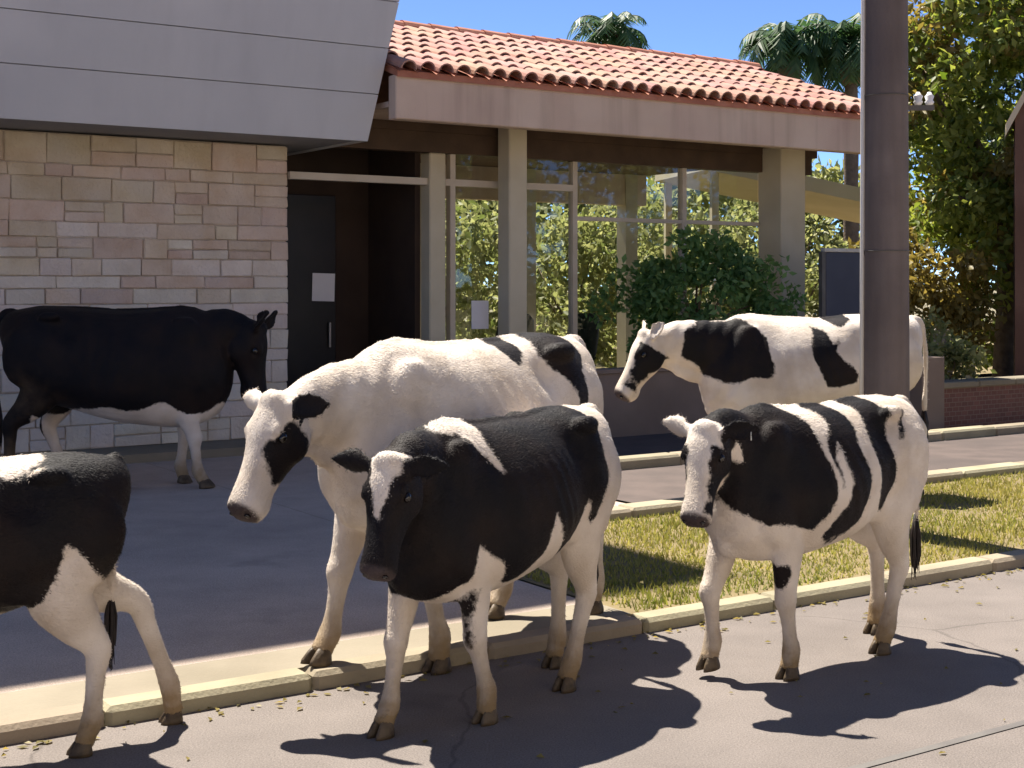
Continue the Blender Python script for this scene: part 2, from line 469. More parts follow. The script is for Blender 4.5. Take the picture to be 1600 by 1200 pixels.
sheet('ground', -900, 900, -900, 900, -0.03, M['ground'])
sheet('road', -80, 80, -2.9, 5.73, 0.0, M['asphalt'])
sheet('far_pavement', -80, 80, -4.6, -2.905, 0.10, M['walk'], 0.1)
sheet('tar_seam', -80, 80, 3.66, 3.70, 0.004, M['tar'])  # narrow darker strip running along the road
KT = 5.72            # face of the kerb
sheet('driveway', -40, 4.65, KT + .50, 13.6, 0.055, M['drive'])
sheet('pavement', -40, 4.65, KT + .16, KT + .495, 0.066, M['walk'], 0.066)
sheet('lawn', 4.66, 60, KT + .16, 8.30, 0.06, M['soil'])
sheet('driveway_side', 4.655, 7.0, 8.55, 13.6, 0.055, M['drive'])
sheet('path', 7.005, 60, 8.55, 10.45, 0.07, M['paver'])
sheet('footway', 7.005, 60, 10.70, 14.2, 0.05, M['paver'])
sheet('forecourt_step', -40, 7.2, 13.605, 14.6, 0.14, M['walk'], 0.14)
sheet('garden_ground', 4, 60, 18.2, 60, 0.04, M['soil'])

rng = random.Random(11)


def kerb_run(name, s0, s1, t0, t1, z, n_first, label_kind=True, skew=0.0):
    root = empty(name, st(s0, (t0 + t1) / 2), RZ)
    tag(root, kind='structure')
    s = 0.0; i = 0
    while s < s1 - s0:
        w = 0.95 + rng.uniform(-.02, .02)
        d = (t1 - t0) / 2
        mb = MB()
        mb.box(s + .004, s + w - .004, -d + rng.uniform(-.004, .004), d, -0.05, z + rng.uniform(-.004, .004), 0.022)
        mb.build('kerb_stone', M['kerb'], root)
        s += w; i += 1
    return root


kerb_run('kerb', -2.0, 20.0, KT, KT + .16, 0.075, 0)
kerb_run('lawn_kerb', 4.7, 24.0, 8.31, 8.54, 0.13, 0)
kerb_run('path_kerb', 7.02, 24.0, 10.46, 10.69, 0.17, 0)


# grass: one mass of short blades
def grass_patch():
    r = np.random.RandomState(4)
    n = 62000
    s = 4.70 + (r.rand(n) ** 1.0) * 12.5
    t = 5.90 + r.rand(n) * 2.40
    # thinner where it is worn
    keep = (np.sin(s * 2.1 + t * 3.3) + np.sin(s * 5.2 - t * 4.1) + r.randn(n) * 1.0) > -1.5
    s, t = s[keep], t[keep]; n = len(s)
    h = 0.022 + 0.035 * r.rand(n) * (0.6 + 0.4 * np.sin(s * 1.7) * np.sin(t * 2.3))
    a = r.rand(n) * 6.283; w = 0.004 + 0.004 * r.rand(n)
    lean = (r.rand(n, 2) - .5) * 0.045
    v = np.zeros((n, 3, 3))
    v[:, 0, 0] = s - np.cos(a) * w; v[:, 0, 1] = t - np.sin(a) * w; v[:, 0, 2] = .058
    v[:, 1, 0] = s + np.cos(a) * w; v[:, 1, 1] = t + np.sin(a) * w; v[:, 1, 2] = .058
    v[:, 2, 0] = s + lean[:, 0]; v[:, 2, 1] = t + lean[:, 1]; v[:, 2, 2] = .06 + h
    me = bpy.data.meshes.new('lawn_grass')
    me.vertices.add(n * 3); me.vertices.foreach_set('co', v.ravel())
    me.loops.add(n * 3); me.loops.foreach_set('vertex_index', np.arange(n * 3))
    me.polygons.add(n); me.polygons.foreach_set('loop_start', np.arange(n) * 3); me.polygons.foreach_set('loop_total', np.full(n, 3))
    me.update()
    dry = np.clip(.5 + .3 * np.sin(s * 1.3 + 1) * np.sin(t * 1.9) + r.randn(n) * .22, 0, 1)
    at = me.attributes.new('rnd', 'FLOAT', 'POINT'); at.data.foreach_set('value', np.repeat(dry, 3).astype(np.float32))
    me.materials.append(M['grass'])
    o = bpy.data.objects.new('lawn_grass', me); COL.objects.link(o)
    o.matrix_world = STREET.copy()
    tag(o, 'short yellowing lawn grass between the kerb and the path', 'grass', kind='stuff')


grass_patch()


# ------------------------------------------------------------------ stone building with grey cladding above
def lwall():
    root = empty('stone_building', st(0, 14.34), RZ)      # local x = s, y = t - 14.34
    tag(root, 'building with pale stone wall under an overhanging grey clad upper storey', 'building')
    MB().box(-14, 6.50, .014, 6.0, 0, 3.34).build('wall_core', M['mortar'], root)
    r = random.Random(5)
    z = 0.14
    meshes = 0
    rows = []
    while z < 3.28:
        h = r.choice((.13, .16, .18, .21, .24))
        if z + h > 3.20: h = 3.335 - z
        rows.append((z, h)); z += h
    for z, h in rows:
        x = 6.52
        while x > 2.4:
            w = r.uniform(.22, .62) * (1.15 if h < .17 else .9)
            x0 = max(x - w, 2.3)
            g = .004
            # now and then a stack of two thin stones
            pieces = [(z, z + h)] if (h < .2 or r.random() < .65) else [(z, z + h * .48), (z + h * .48, z + h)]
            for a, b in pieces:
                mb = MB()
                mb.box(x0 + g, x - g, -r.uniform(.0, .022), .046, a + g, b - g, .009)
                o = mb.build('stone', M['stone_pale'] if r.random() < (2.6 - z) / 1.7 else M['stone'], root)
                mv = o.data.vertices
                for q in mv:
                    q.co += Vector((r.uniform(-.005, .005), r.uniform(-.006, .004) if q.co.y < .02 else 0, r.uniform(-.005, .005)))
            x = x0
    # soffit and grey boards leaning outwards
    so = MB()
    zb, zt = 3.345, 5.75
    # lean of the clad skirt
    def face(zz):
        f = (zz - zb) / (4.80 - zb)
        return 6.97 + .23 * f, -1.04 - .27 * f
    n = 5
    hgt = (zt - zb) / n
    sk = MB()
    a0, b0 = face(zb); a1, b1 = face(zt)
    sk.loft([[Vector((-14, b0 + .03, zb + .012)), Vector((a0 - .03, b0 + .03, zb + .012)), Vector((a0 - .03, 2.0, zb + .012)), Vector((-14, 2.0, zb + .012))],
             [Vector((-14, b1 + .03, zt - .01)), Vector((a1 - .03, b1 + .03, zt - .01)), Vector((a1 - .03, 2.0, zt - .01)), Vector((-14, 2.0, zt - .01))]])
    sk.build('skirt_frame', M['cladback'], root)
    for i in range(n):
        z0 = zb + i * hgt + (.005 if i else -.012); z1 = zb + (i + 1) * hgt - .005
        (p0, q0), (p1, q1) = face(z0), face(z1)
        cuts = [-14, -6.0 + (i % 2) * 2, None]
        for j in range(len(cuts) - 1):
            l0 = cuts[j] + .003; l1 = (cuts[j + 1] - .003) if cuts[j + 1] is not None else None
            r0 = l1 if l1 is not None else p0; r1 = l1 if l1 is not None else p1
            mb = MB()
            mb.add([(l0, q0, z0), (r0, q0, z0), (r1, q1, z1), (l0, q1, z1), (l0, q0 + .028, z0), (r0, q0 + .028, z0), (r1, q1 + .028, z1), (l0, q1 + .028, z1)],
                   [(0, 1, 2, 3), (5, 4, 7, 6), (0, 4, 5, 1), (3, 2, 6, 7), (0, 3, 7, 4), (1, 5, 6, 2)])
            mb.build('clad_board', M['clad'], root)
        mb = MB()
        mb.add([(p0, q0 + .03, z0), (p0, 2.0, z0), (p1, 2.0, z1), (p1, q1 + .03, z1), (p0 - .028, q0 + .03, z0), (p0 - .028, 2.0, z0), (p1 - .028, 2.0, z1), (p1 - .028, q1 + .03, z1)],
               [(0, 1, 2, 3), (5, 4, 7, 6), (0, 4, 5, 1), (3, 2, 6, 7), (0, 3, 7, 4), (1, 5, 6, 2)])
        mb.build('clad_board', M['clad'], root)
    up = MB().box(-14, 5.35, -.55, 6.0, 5.76, 14.2).build('upper_storey', M['cladback'], root)
    for i in range(4):
        for zz in (6.9, 9.2):
            w = MB().box(-10.5 + i * 4.1, -8.6 + i * 4.1, -.565, -.50, zz, zz + 1.35).build('window', M['glass'], root)
            MB().box(-10.6 + i * 4.1, -8.5 + i * 4.1, -.60, -.555, zz - .1, zz - .006).build('sill', M['walk'], w)


lwall()


# ------------------------------------------------------------------ tiled pavilion
def pavilion():
    root = empty('tiled_pavilion', st(0, 14.34), RZ)
    tag(root, 'low pavilion with red clay tile roof, beige eave and glazed front', 'building')
    E_T, E_Z = -1.34, 4.07           # eave line, relative t and height
    R_T, R_Z = 1.55, 5.06
    S0, S1 = 7.16, 14.72
    # slabs
    MB().box(6.55, 14.4, -.35, 3.9, 0.141, .19).build('floor_slab', M['walk'], root)
    roof = MB()
    th = .07
    roof.add([(S0, E_T, E_Z - th), (S1, E_T, E_Z - th), (S1, R_T, R_Z - th), (S0, R_T, R_Z - th), (S0, 2 * R_T - E_T, E_Z - th), (S1, 2 * R_T - E_T, E_Z - th),
              (S0, E_T, E_Z), (S1, E_T, E_Z), (S1, R_T, R_Z), (S0, R_T, R_Z), (S0, 2 * R_T - E_T, E_Z), (S1, 2 * R_T - E_T, E_Z)],
             [(6, 7, 8, 9), (9, 8, 11, 10), (0, 3, 2, 1), (3, 4, 5, 2), (0, 1, 7, 6), (4, 10, 11, 5), (1, 2, 8, 7), (2, 5, 11, 8), (0, 6, 9, 3), (3, 9, 10, 4)])
    ro = roof.build('roof', M['tilepan'], root)
    # barrel tiles, front slope, each a tapered half pipe
    slope = math.atan2(R_Z - E_Z, R_T - E_T)
    Ls = math.hypot(R_Z - E_Z, R_T - E_T)
    ncol, nrow = 34, 7
    dw = (S1 - S0) / ncol; dl = Ls / nrow
    def half_pipe(length, r0, r1, thick=.016, seg=8):
        mb = MB()
        rings = []
        for y, r in ((0, r0), (length, r1)):
            o = [Vector((r * math.cos(math.pi * k / seg), y, r * math.sin(math.pi * k / seg))) for k in range(seg + 1)]
            i_ = [Vector(((r - thick) * math.cos(math.pi * k / seg), y, (r - thick) * math.sin(math.pi * k / seg))) for k in range(seg, -1, -1)]
            rings.append(o + i_)
        n = len(rings[0]); f = []
        for k in range(n): f.append((k, (k + 1) % n, n + (k + 1) % n, n + k))
        for q in range(seg):
            f.append((q, 2 * seg + 1 - q, 2 * seg - q, q + 1)); f.append((n + q, n + q + 1, n + 2 * seg - q, n + 2 * seg + 1 - q))
        return mb.add(rings[0] + rings[1], f)
    base = half_pipe(dl + .07, .098, .080)
    me = None
    r = random.Random(8)
    for c in range(ncol):
        for w in range(nrow):
            if me is None:
                o = base.build('roof_tile', M['tile'], ro); me = o.data
                me.polygons.foreach_set('use_smooth', [False] * len(me.polygons))
            else:
                o = bpy.data.objects.new('roof_tile', me); COL.objects.link(o); o.parent = ro
            y = w * dl - .07
            o.location = (S0 + (c + .5) * dw + r.uniform(-.008, .008), E_T + math.cos(slope) * y + (sl := r.uniform(-.022, .012) if w else r.uniform(-.01, .01)), E_Z + math.sin(slope) * y + .032 + r.uniform(0, .010))
            o.rotation_euler = (slope - .022, 0, r.uniform(-.012, .012))
    # pan tiles between, and the ridge row
    pan = MB()
    for c in range(ncol + 1):
        x = S0 + c * dw
        pan.add([(x - .06, E_T - .05, E_Z + .015), (x, E_T - .05, E_Z - .02), (x + .06, E_T - .05, E_Z + .015), (x - .06, R_T, R_Z + .015), (x, R_T, R_Z - .02 + .022), (x + .06, R_T, R_Z + .015)],
                [(0, 1, 4, 3), (1, 2, 5, 4)])
    pan.build('pan_tiles', M['tilepan'], ro)
    rb = half_pipe(.46, .135, .118, .018)
    rme = None
    x = S0
    while x < S1:
        if rme is None:
            o = rb.build('ridge_tile', M['tilepan'], ro); rme = o.data
        else:
            o = bpy.data.objects.new('ridge_tile', rme); COL.objects.link(o); o.parent = ro
        o.location = (x, R_T, R_Z + .02 + r.uniform(0, .006)); o.rotation_euler = (0, r.uniform(-.01, .01), R(-90))
        x += .41
    # eave fascia and soffit
    MB().box(S0, S1, E_T + .03, E_T + .20, 3.56, E_Z - th + .03, .012).build('fascia', M['beige'], root)
    MB().box(S0, S1, E_T + .205, -.10, 3.70, 3.76).build('soffit', M['beige'], root)
    MB().box(6.53, S1 - .1, -.09, 4.1, 3.60, 3.75).build('ceiling', M['ceiling'], root)
    # front beam over the glazing
    MB().box(6.55, S1 - .2, -.085, .09, 3.36, 3.598).build('lintel', M['ceiling'], root)
    # columns
    for (x, w, y) in ((9.30, .26, -.30), (8.38, .22, .0), (13.80, .46, -.22)):
        mb = MB().box(x - w / 2, x + w / 2, y - w / 2, y + w / 2, .15, 3.355 if y == .0 else 3.695, .015)
        c = mb.build('column', M['column'], root)
        MB().box(x - w / 2 - .03, x + w / 2 + .03, y - w / 2 - .03, y + w / 2 + .03, .15, .30, .01).build('plinth', M['column'], c)
    # rear columns
    for x in (7.2, 10.2, 12.2, 14.2):
        MB().box(x - .12, x + .12, 3.6, 3.84, .15, 3.595).build('column', M['column'], root)
    MB().box(6.55, S1 - .2, 3.62, 3.82, 3.10, 3.594).build('rear_beam', M['beige'], root)
    # glazing: mullions, transom and panes
    xs = [8.52, 10.41, 12.20, 13.57]
    for x in (8.62, 10.41, 12.20):
        MB().box(x - .035, x + .035, -.05, .05, .15, 3.355).build('mullion', M['frame'], root)
    MB().box(6.525, 10.37, -.055, .045, 2.98, 3.06).build('transom', M['frame'], root)
    MB().box(10.45, 13.55, -.045, .045, 2.62, 2.67).build('transom', M['frame'], root)
    MB().box(8.66, 13.55, -.05, .05, .15, .24).build('bottom_rail', M['frame'], root)
    for a, b in ((8.66, 10.375), (10.445, 12.165), (12.235, 13.55)):
        lim = 2.98 if b < 10.4 else 2.62
        top0 = 3.06 if b < 10.4 else 2.67
        MB().box(a, b, -.004, .004, .24, lim).build('pane', M['glass'], root)
        MB().box(a, b, -.004, .004, top0, 3.355).build('pane', M['glass'], root)
    # dark entrance at the left: brown reveal, black door leaf
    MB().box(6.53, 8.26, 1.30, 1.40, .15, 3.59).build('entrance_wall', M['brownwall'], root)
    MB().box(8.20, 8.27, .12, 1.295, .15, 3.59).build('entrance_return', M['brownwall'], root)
    d = MB().box(6.60, 7.72, 1.235, 1.29, .15, 2.90, .006).build('door', M['door'], root)
    MB().tube([(7.62, 1.19, 1.05), (7.62, 1.19, 1.35)], .014, 8).build('handle', M['metal'], d)
    return root


pavilion()
pn = MB().box(-.15, .15, -.004, .004, -.17, .17).build('paper_notice', M['paper'])
pn.matrix_world = STREET @ Matrix.Translation((7.55, 15.568, 1.78)) @ Matrix.Rotation(R(1.5), 4, 'Y')
tag(pn, 'white paper notice stuck on the black entrance door', 'notice')
pn = MB().box(-.12, .12, -.004, .004, -.17, .17).build('paper_notice', M['paper'])
pn.matrix_world = STREET @ Matrix.Translation((9.02, 14.325, 1.45))
tag(pn, 'pale notice on the window glass beside the middle column', 'notice')


# low planter wall in front of the glazing
def planter():
    root = empty('planter_wall', st(0, 12.9), RZ)
    tag(root, 'low brown rendered planter wall in front of the windows', 'wall')
    MB().box(7.6, 13.2, 0, .16, 0, .78).build('wall', M['beige2'], root)
    MB().box(7.57, 13.23, -.03, .19, .783, .84, .01).build('coping', M['beige2'], root)
    MB().box(7.6, 13.2, .165, 1.0, .05, .62).build('soil_bed', M['soil'], root)


M['beige2'] = mat_noise('brown_stucco', (0.20, 0.15, 0.12), (0.25, 0.19, 0.155), 1.5, 0.85, 0.25, 80, c3=(0.17, 0.125, 0.10), s3=0.8)
planter()


# chairs seen dimly inside the glass
def chair(loc, rz, label):
    root = empty('chair', loc, rz)
    tag(root, label, 'chair', 'dark chairs behind the glass')
    MB().box(-.27, .27, -.27, .25, .42, .52, .03).build('seat', M['chair'], root)
    mb = MB()
    rings = []
    for z, w, y in ((.55, .24, .27), (.75, .29, .30), (1.0, .30, .34), (1.2, .27, .37), (1.28, .18, .38)):
        rings.append([Vector((w * math.copysign(abs(math.cos(a)) ** .5, math.cos(a)), y + .05 * math.sin(a) + .06 * math.cos(a) ** 2 * -1, z)) for a in [2 * math.pi * k / 20 for k in range(20)]])
    mb.loft(rings).build('backrest', M['chair'], root, True)
    for sx in (-1, 1):
        for sy in (-1, 1):
            MB().tube([(sx * .22, sy * .21, .43), (sx * .25, sy * .24, 0)], .018, 8).build('leg', M['steel'], root)
        MB().box(sx * .29 - .025, sx * .29 + .025, -.22, .24, .66, .70, .01).build('armrest', M['chair'], root)


chair(st(10.02, 15.35, .153), RZ + R(180), 'dark rounded chair behind the glass, right beside the middle column')
chair(st(11.05, 15.35, .153), RZ + R(190), 'dark rounded chair behind the glass, nearest the green shrub')

# dark board standing under the right end of the eave
b = empty('notice_board', st(13.55, 12.55), RZ)
tag(b, 'dark slate-coloured board on posts beside the concrete pole', 'board')
MB().box(-.55, .42, -.03, .03, .95, 2.22, .008).build('panel', M['board'], b)
MB().box(-.58, .45, -.04, .04, 2.222, 2.27, .006).build('top_rail', M['metal'], b)
for sx in (-.59, .46):
    MB().box(sx - .03, sx + .03, -.03, .03, 0, 2.22).build('post', M['steel'], b)


# ------------------------------------------------------------------ concrete pole with conduit
def pole():
    root = empty('utility_pole', st(7.74, 6.88, 0.05), 0)
    tag(root, 'thick grey-brown concrete utility pole standing in the lawn', 'pole')
    mb = MB()
    pts = []; rad = []
    for i in range(30):
        z = i * .32
        pts.append((0, 0, z)); rad.append(.168 - .0042 * z)
    mb.tube(pts, rad, 26).build('shaft', M['pole'], root, True)
    # pale conduit strapped to its left side
    side = Vector((-1, -.12, 0)).normalized()
    MB().tube([side * (.168 - .0042 * z + .016) + Vector((0, 0, z)) for z in (0, 2, 4, 6, 8, 9)], .014, 8).build('conduit', M['conduit'], root, True)
    for z in (.9, 2.0, 3.1, 4.2, 5.3):
        rr = .168 - .0042 * z + .004
        MB().tube([(rr * math.cos(a), rr * math.sin(a), z) for a in [2 * math.pi * k / 24 for k in range(25)]], .004, 6).build('strap', M['steel'], root)
    # small steel bracket with two white insulators on the right
    z = 3.02
    br = MB().box(.13, .34, -.02, .02, z - .02, z + .015).build('bracket', M['steel'], root)
    for x in (.23, .31):
        mb = MB()
        mb.tube([(x, 0, z + .016), (x, 0, z + .04), (x, 0, z + .05), (x, 0, z + .08), (x, 0, z + .09), (x, 0, z + .11)], [.022, .034, .024, .034, .022, .012], 12)
        mb.build('insulator', M['ceramic'], br, True)


pole()


# ------------------------------------------------------------------ right side: brick wall, fence, cottage gable
def brick_wall():
    root = empty('brick_wall', st(0, 11.25), RZ)
    tag(root, 'low red brick wall with pale coping at the right', 'wall')
    MB().box(13.62, 30, 0, .24, 0, .56).build('wall', M['brick'], root)
    x = 13.58
    while x < 30:
        MB().box(x + .004, x + .70, -.04, .28, .563, .64, .012).build('coping_stone', M['walk'], root)
        x += .704
    MB().box(13.22, 13.618, -.06, .34, 0, .95, .01).build('pier', M['beige2'], root)


brick_wall()


def picket_fence():
    root = empty('picket_fence', st(0, 12.6), RZ)
    tag(root, 'weathered pale picket fence behind the brick wall', 'fence')
    r = random.Random(3)
    x = 14.3; i = 0
    me = None
    while x < 24:
        w = .085
        if r.random() < .93 and not 15.45 < x < 18.0:
            h = r.uniform(1.16, 1.24)
            MB().add([(x, 0, .1), (x + w, 0, .1), (x + w, 0, h - .05), (x + w / 2, 0, h), (x, 0, h - .05), (x, .022, .1), (x + w, .022, .1), (x + w, .022, h - .05), (x + w / 2, .022, h), (x, .022, h - .05)],
                     [(0, 1, 2, 3, 4), (9, 8, 7, 6, 5), (0, 5, 6, 1), (1, 6, 7, 2), (2, 7, 8, 3), (3, 8, 9, 4), (4, 9, 5, 0)]).build('picket', M['fence'], root)
        x += .135
    for z in (.35, .95):
        MB().box(14.25, 15.5, .025, .07, z, z + .08).build('rail', M['fence'], root)
        MB().box(18.05, 24, .025, .07, z, z + .08).build('rail', M['fence'], root)
    for x in (14.3, 15.45, 18.1, 21.2, 23.5):
        MB().box(x - .05, x + .05, .075, .17, 0, 1.2).build('post', M['fence'], root)


picket_fence()


def gate_pillar():
    # tall brown pillar with a steep cream-edged cap, cut by the right edge of the picture
    root = empty('gate_pillar', (6.86, 19.2, 0), R(-18))
    tag(root, 'tall brown gate pillar with cream sloping cap at the right edge', 'pillar')
    W, D, HT, RG = 1.0, .7, 4.1, 5.05
    v = [(0, 0, 0), (W, 0, 0), (W, 0, HT), (W / 2, 0, RG), (0, 0, HT), (0, D, 0), (W, D, 0), (W, D, HT), (W / 2, D, RG), (0, D, HT)]
    MB().add(v, [(0, 1, 2, 3, 4), (9, 8, 7, 6, 5), (0, 4, 9, 5), (1, 6, 7, 2), (2, 7, 8, 3), (3, 8, 9, 4)]).build('shaft', M['cot'], root)
    for sx in (0, 1):
        x0 = -.12 if sx == 0 else W + .12
        zt = HT - .12 * (RG - HT) / (W / 2)
        def slab(o0, o1, y0, y1):
            return [(x0, y0, zt + o0), (W / 2, y0, RG + o0), (W / 2, y0, RG + o1), (x0, y0, zt + o1), (x0, y1, zt + o0), (W / 2, y1, RG + o0), (W / 2, y1, RG + o1), (x0, y1, zt + o1)]
        fc = [(0, 1, 2, 3), (7, 6, 5, 4), (0, 4, 5, 1), (3, 2, 6, 7), (0, 3, 7, 4), (1, 5, 6, 2)]
        MB().add(slab(-.02, .13, -.10, D + .1), fc).build('cap_slope', M['cream'], root)


M['cot'] = mat_noise('brown_render', (0.12, 0.065, 0.045), (0.16, 0.09, 0.065), 1.5, 0.85, 0.2, 60)
gate_pillar()


# ------------------------------------------------------------------ vegetation
def leaf_mesh(name, pts, size, mat, parent, seed, aspect=1.9, droop=.3, nrm_out=None):
    """pts: (n,3) leaf positions; each leaf is two bent quads' worth of triangles"""
    r = np.random.RandomState(seed)
    n = len(pts)
    d = r.randn(n, 3); d[:, 2] -= droop; d /= np.linalg.norm(d, axis=1)[:, None]
    q = r.randn(n, 3); w = np.cross(d, q); w /= np.linalg.norm(w, axis=1)[:, None]
    nn = np.cross(d, w)
    L = size * (0.65 + 0.7 * r.rand(n)); W = L / aspect
    v = np.zeros((n, 4, 3))
    v[:, 0] = pts
    v[:, 1] = pts + d * (L * .5)[:, None] + w * (W * .5)[:, None] + nn * (L * .10)[:, None]
    v[:, 2] = pts + d * L[:, None]
    v[:, 3] = pts + d * (L * .5)[:, None] - w * (W * .5)[:, None] + nn * (L * .10)[:, None]
    me = bpy.data.meshes.new(name)
    me.vertices.add(n * 4); me.vertices.foreach_set('co', v.ravel())
    idx = np.arange(n)[:, None] * 4 + np.array([[0, 1, 2, 0, 2, 3]])
    me.loops.add(n * 6); me.loops.foreach_set('vertex_index', idx.ravel())
    me.polygons.add(n * 2); me.polygons.foreach_set('loop_start', np.arange(n * 2) * 3); me.polygons.foreach_set('loop_total', np.full(n * 2, 3))
    me.update()
    rv = np.clip(.5 + r.randn(n) * .28, 0, 1)
    at = me.attributes.new('rnd', 'FLOAT', 'POINT'); at.data.foreach_set('value', np.repeat(rv, 4).astype(np.float32))
    me.materials.append(mat)
    o = bpy.data.objects.new(name, me); COL.objects.link(o); o.parent = parent
    return o


def clump_points(centers, n_per, seed, hollow=.55):
    r = np.random.RandomState(seed)
    out = []
    for (c, rad) in centers:
        k = int(n_per)
        d = r.randn(k, 3); d /= np.linalg.norm(d, axis=1)[:, None]
        rr = (hollow + (1 - hollow) * r.rand(k) ** .7) * (0.8 + .4 * r.rand(k))
        out.append(np.array(c)[None, :] + d * rr[:, None] * np.array(rad)[None, :])
    return np.concatenate(out)


def tree(name, label, cat, loc, height, trunk_r, crown_c, crown_r, n_clumps, n_per, leaf, mat, seed, group=None, limbs=7, clump=.5, aspect=1.9, fork=.35, extra=None):
    root = empty(name, loc, 0)
    tag(root, label, cat, group)
    r = random.Random(seed)
    cc = Vector(crown_c); cr = Vector(crown_r)
    centers = []
    for i in range(n_clumps):
        while True:
            p = Vector((r.uniform(-1, 1), r.uniform(-1, 1), r.uniform(-1, 1)))
            if p.length < 1 and (p.length > .35 or r.random() < .25): break
        s = r.uniform(.65, 1.25) * clump
        centers.append(((cc.x + p.x * cr.x, cc.y + p.y * cr.y, cc.z + p.z * cr.z), (s, s, s * .75)))
    tr = MB()
    fk = Vector((r.uniform(-.1, .1), r.uniform(-.1, .1), height * fork))
    tr.tube([(0, 0, -.1), (0, 0, .15), fk * .55 + Vector((.05, .02, 0)), fk], [trunk_r * 1.5, trunk_r * 1.1, trunk_r, trunk_r * .85], 12)
    for i in range(limbs):
        c = Vector(centers[(i * 7) % len(centers)][0])
        m_ = fk.lerp(c, .5) + Vector((r.uniform(-.2, .2), r.uniform(-.2, .2), r.uniform(0, .3)))
        tr.tube([fk * .96, fk.lerp(m_, .5), m_, c], [trunk_r * .6, trunk_r * .45, trunk_r * .3, trunk_r * .1], 8)
    tr.build('trunk', M['bark'], root, True)
    if extra:
        leaf_mesh('crown', clump_points(centers[::5], n_per, seed + 500), leaf, extra, root, seed + 500, aspect)
        centers = [c_ for i_, c_ in enumerate(centers) if i_ % 5]
    leaf_mesh('crown', clump_points(centers, n_per, seed), leaf, mat, root, seed, aspect)
    return root


# big yellow-green tree on the right
tree('leafy_tree', 'tall tree with yellow-green and brownish leaves beyond the fence at right', 'tree', st(17.6, 13.4), 8.0, .16,
     (0.45, .3, 4.2), (2.1, 1.6, 3.7), 150, 190, .16, M['leaf_tree'], 21, clump=.42, extra=M['leaf_brown'])
tree('leafy_tree', 'darker tree behind the yellow-green tree at the right edge', 'tree', st(23.3, 17.0), 9.0, .2,
     (.2, .5, 4.6), (2.1, 2.0, 3.4), 46, 200, .19, M['leaf_dark'], 22, clump=.6)
# bright low shrub at the foot of the tree
tree('brown_shrub', 'brownish leafy shrub under the yellow-green tree behind the picket fence', 'shrub', st(16.0, 13.6), 2.6, .05,
     (0, 0, 1.6), (.95, .7, 1.1), 40, 120, .13, M['leaf_brown'], 26, clump=.33, limbs=7, fork=.2)
tree('low_shrub', 'bright green low shrub in front of the picket fence', 'shrub', st(14.6, 12.05), 1.2, .03,
     (0, 0, .95), (.42, .4, .5), 16, 90, .10, M['leaf_garden'], 23, clump=.2, limbs=6, fork=.25)

# green shrub in front of the glazing
tree('green_shrub', 'dense green shrub growing in the planter in front of the windows', 'shrub', st(11.75, 13.55, .6), 2.4, .045,
     (0, 0, .98), (1.15, .42, .88), 52, 110, .11, M['leaf_shrub'], 24, clump=.25, limbs=9, fork=.22)

# garden behind the pavilion, sunlit
gsp = [(10.2, 21.2, 3.1, 1.3, 0), (12.8, 21.8, 3.8, 1.5, 1), (15.3, 21.0, 3.2, 1.3, 0), (17.8, 22.2, 3.9, 1.6, 1), (20.6, 22.0, 3.4, 1.5, 0), (8.3, 22.5, 3.5, 1.4, 1), (14.0, 25.0, 5.0, 2.0, 1), (19.3, 26.0, 5.2, 2.2, 0), (24.0, 24.0, 4.2, 1.9, 1)]
glab = ['loose yellow-green garden bush behind the windows, just right of the middle column',
        'taller garden bush behind the windows, behind the green shrub',
        'garden bush behind the windows, left of the right-hand column',
        'dense garden bush seen past the right-hand column',
        'yellowish garden bush behind the dark board',
        'garden bush behind the windows, left of the middle column',
        'tall garden tree behind the bushes, seen through the middle of the windows',
        'tall pale garden tree far behind the right end of the pavilion',
        'garden tree farthest right behind the pavilion']
for i, (s, t, h, w, kd) in enumerate(gsp):
    tree('garden_bush', glab[i], 'bush', st(s, t), h, .06, (0, 0, h * .52), (w, w * .8, h * .5), 34, 95, .17, M['leaf_garden'], 40 + i, 'bushes in the garden behind the pavilion', limbs=6, clump=.48, fork=.2)


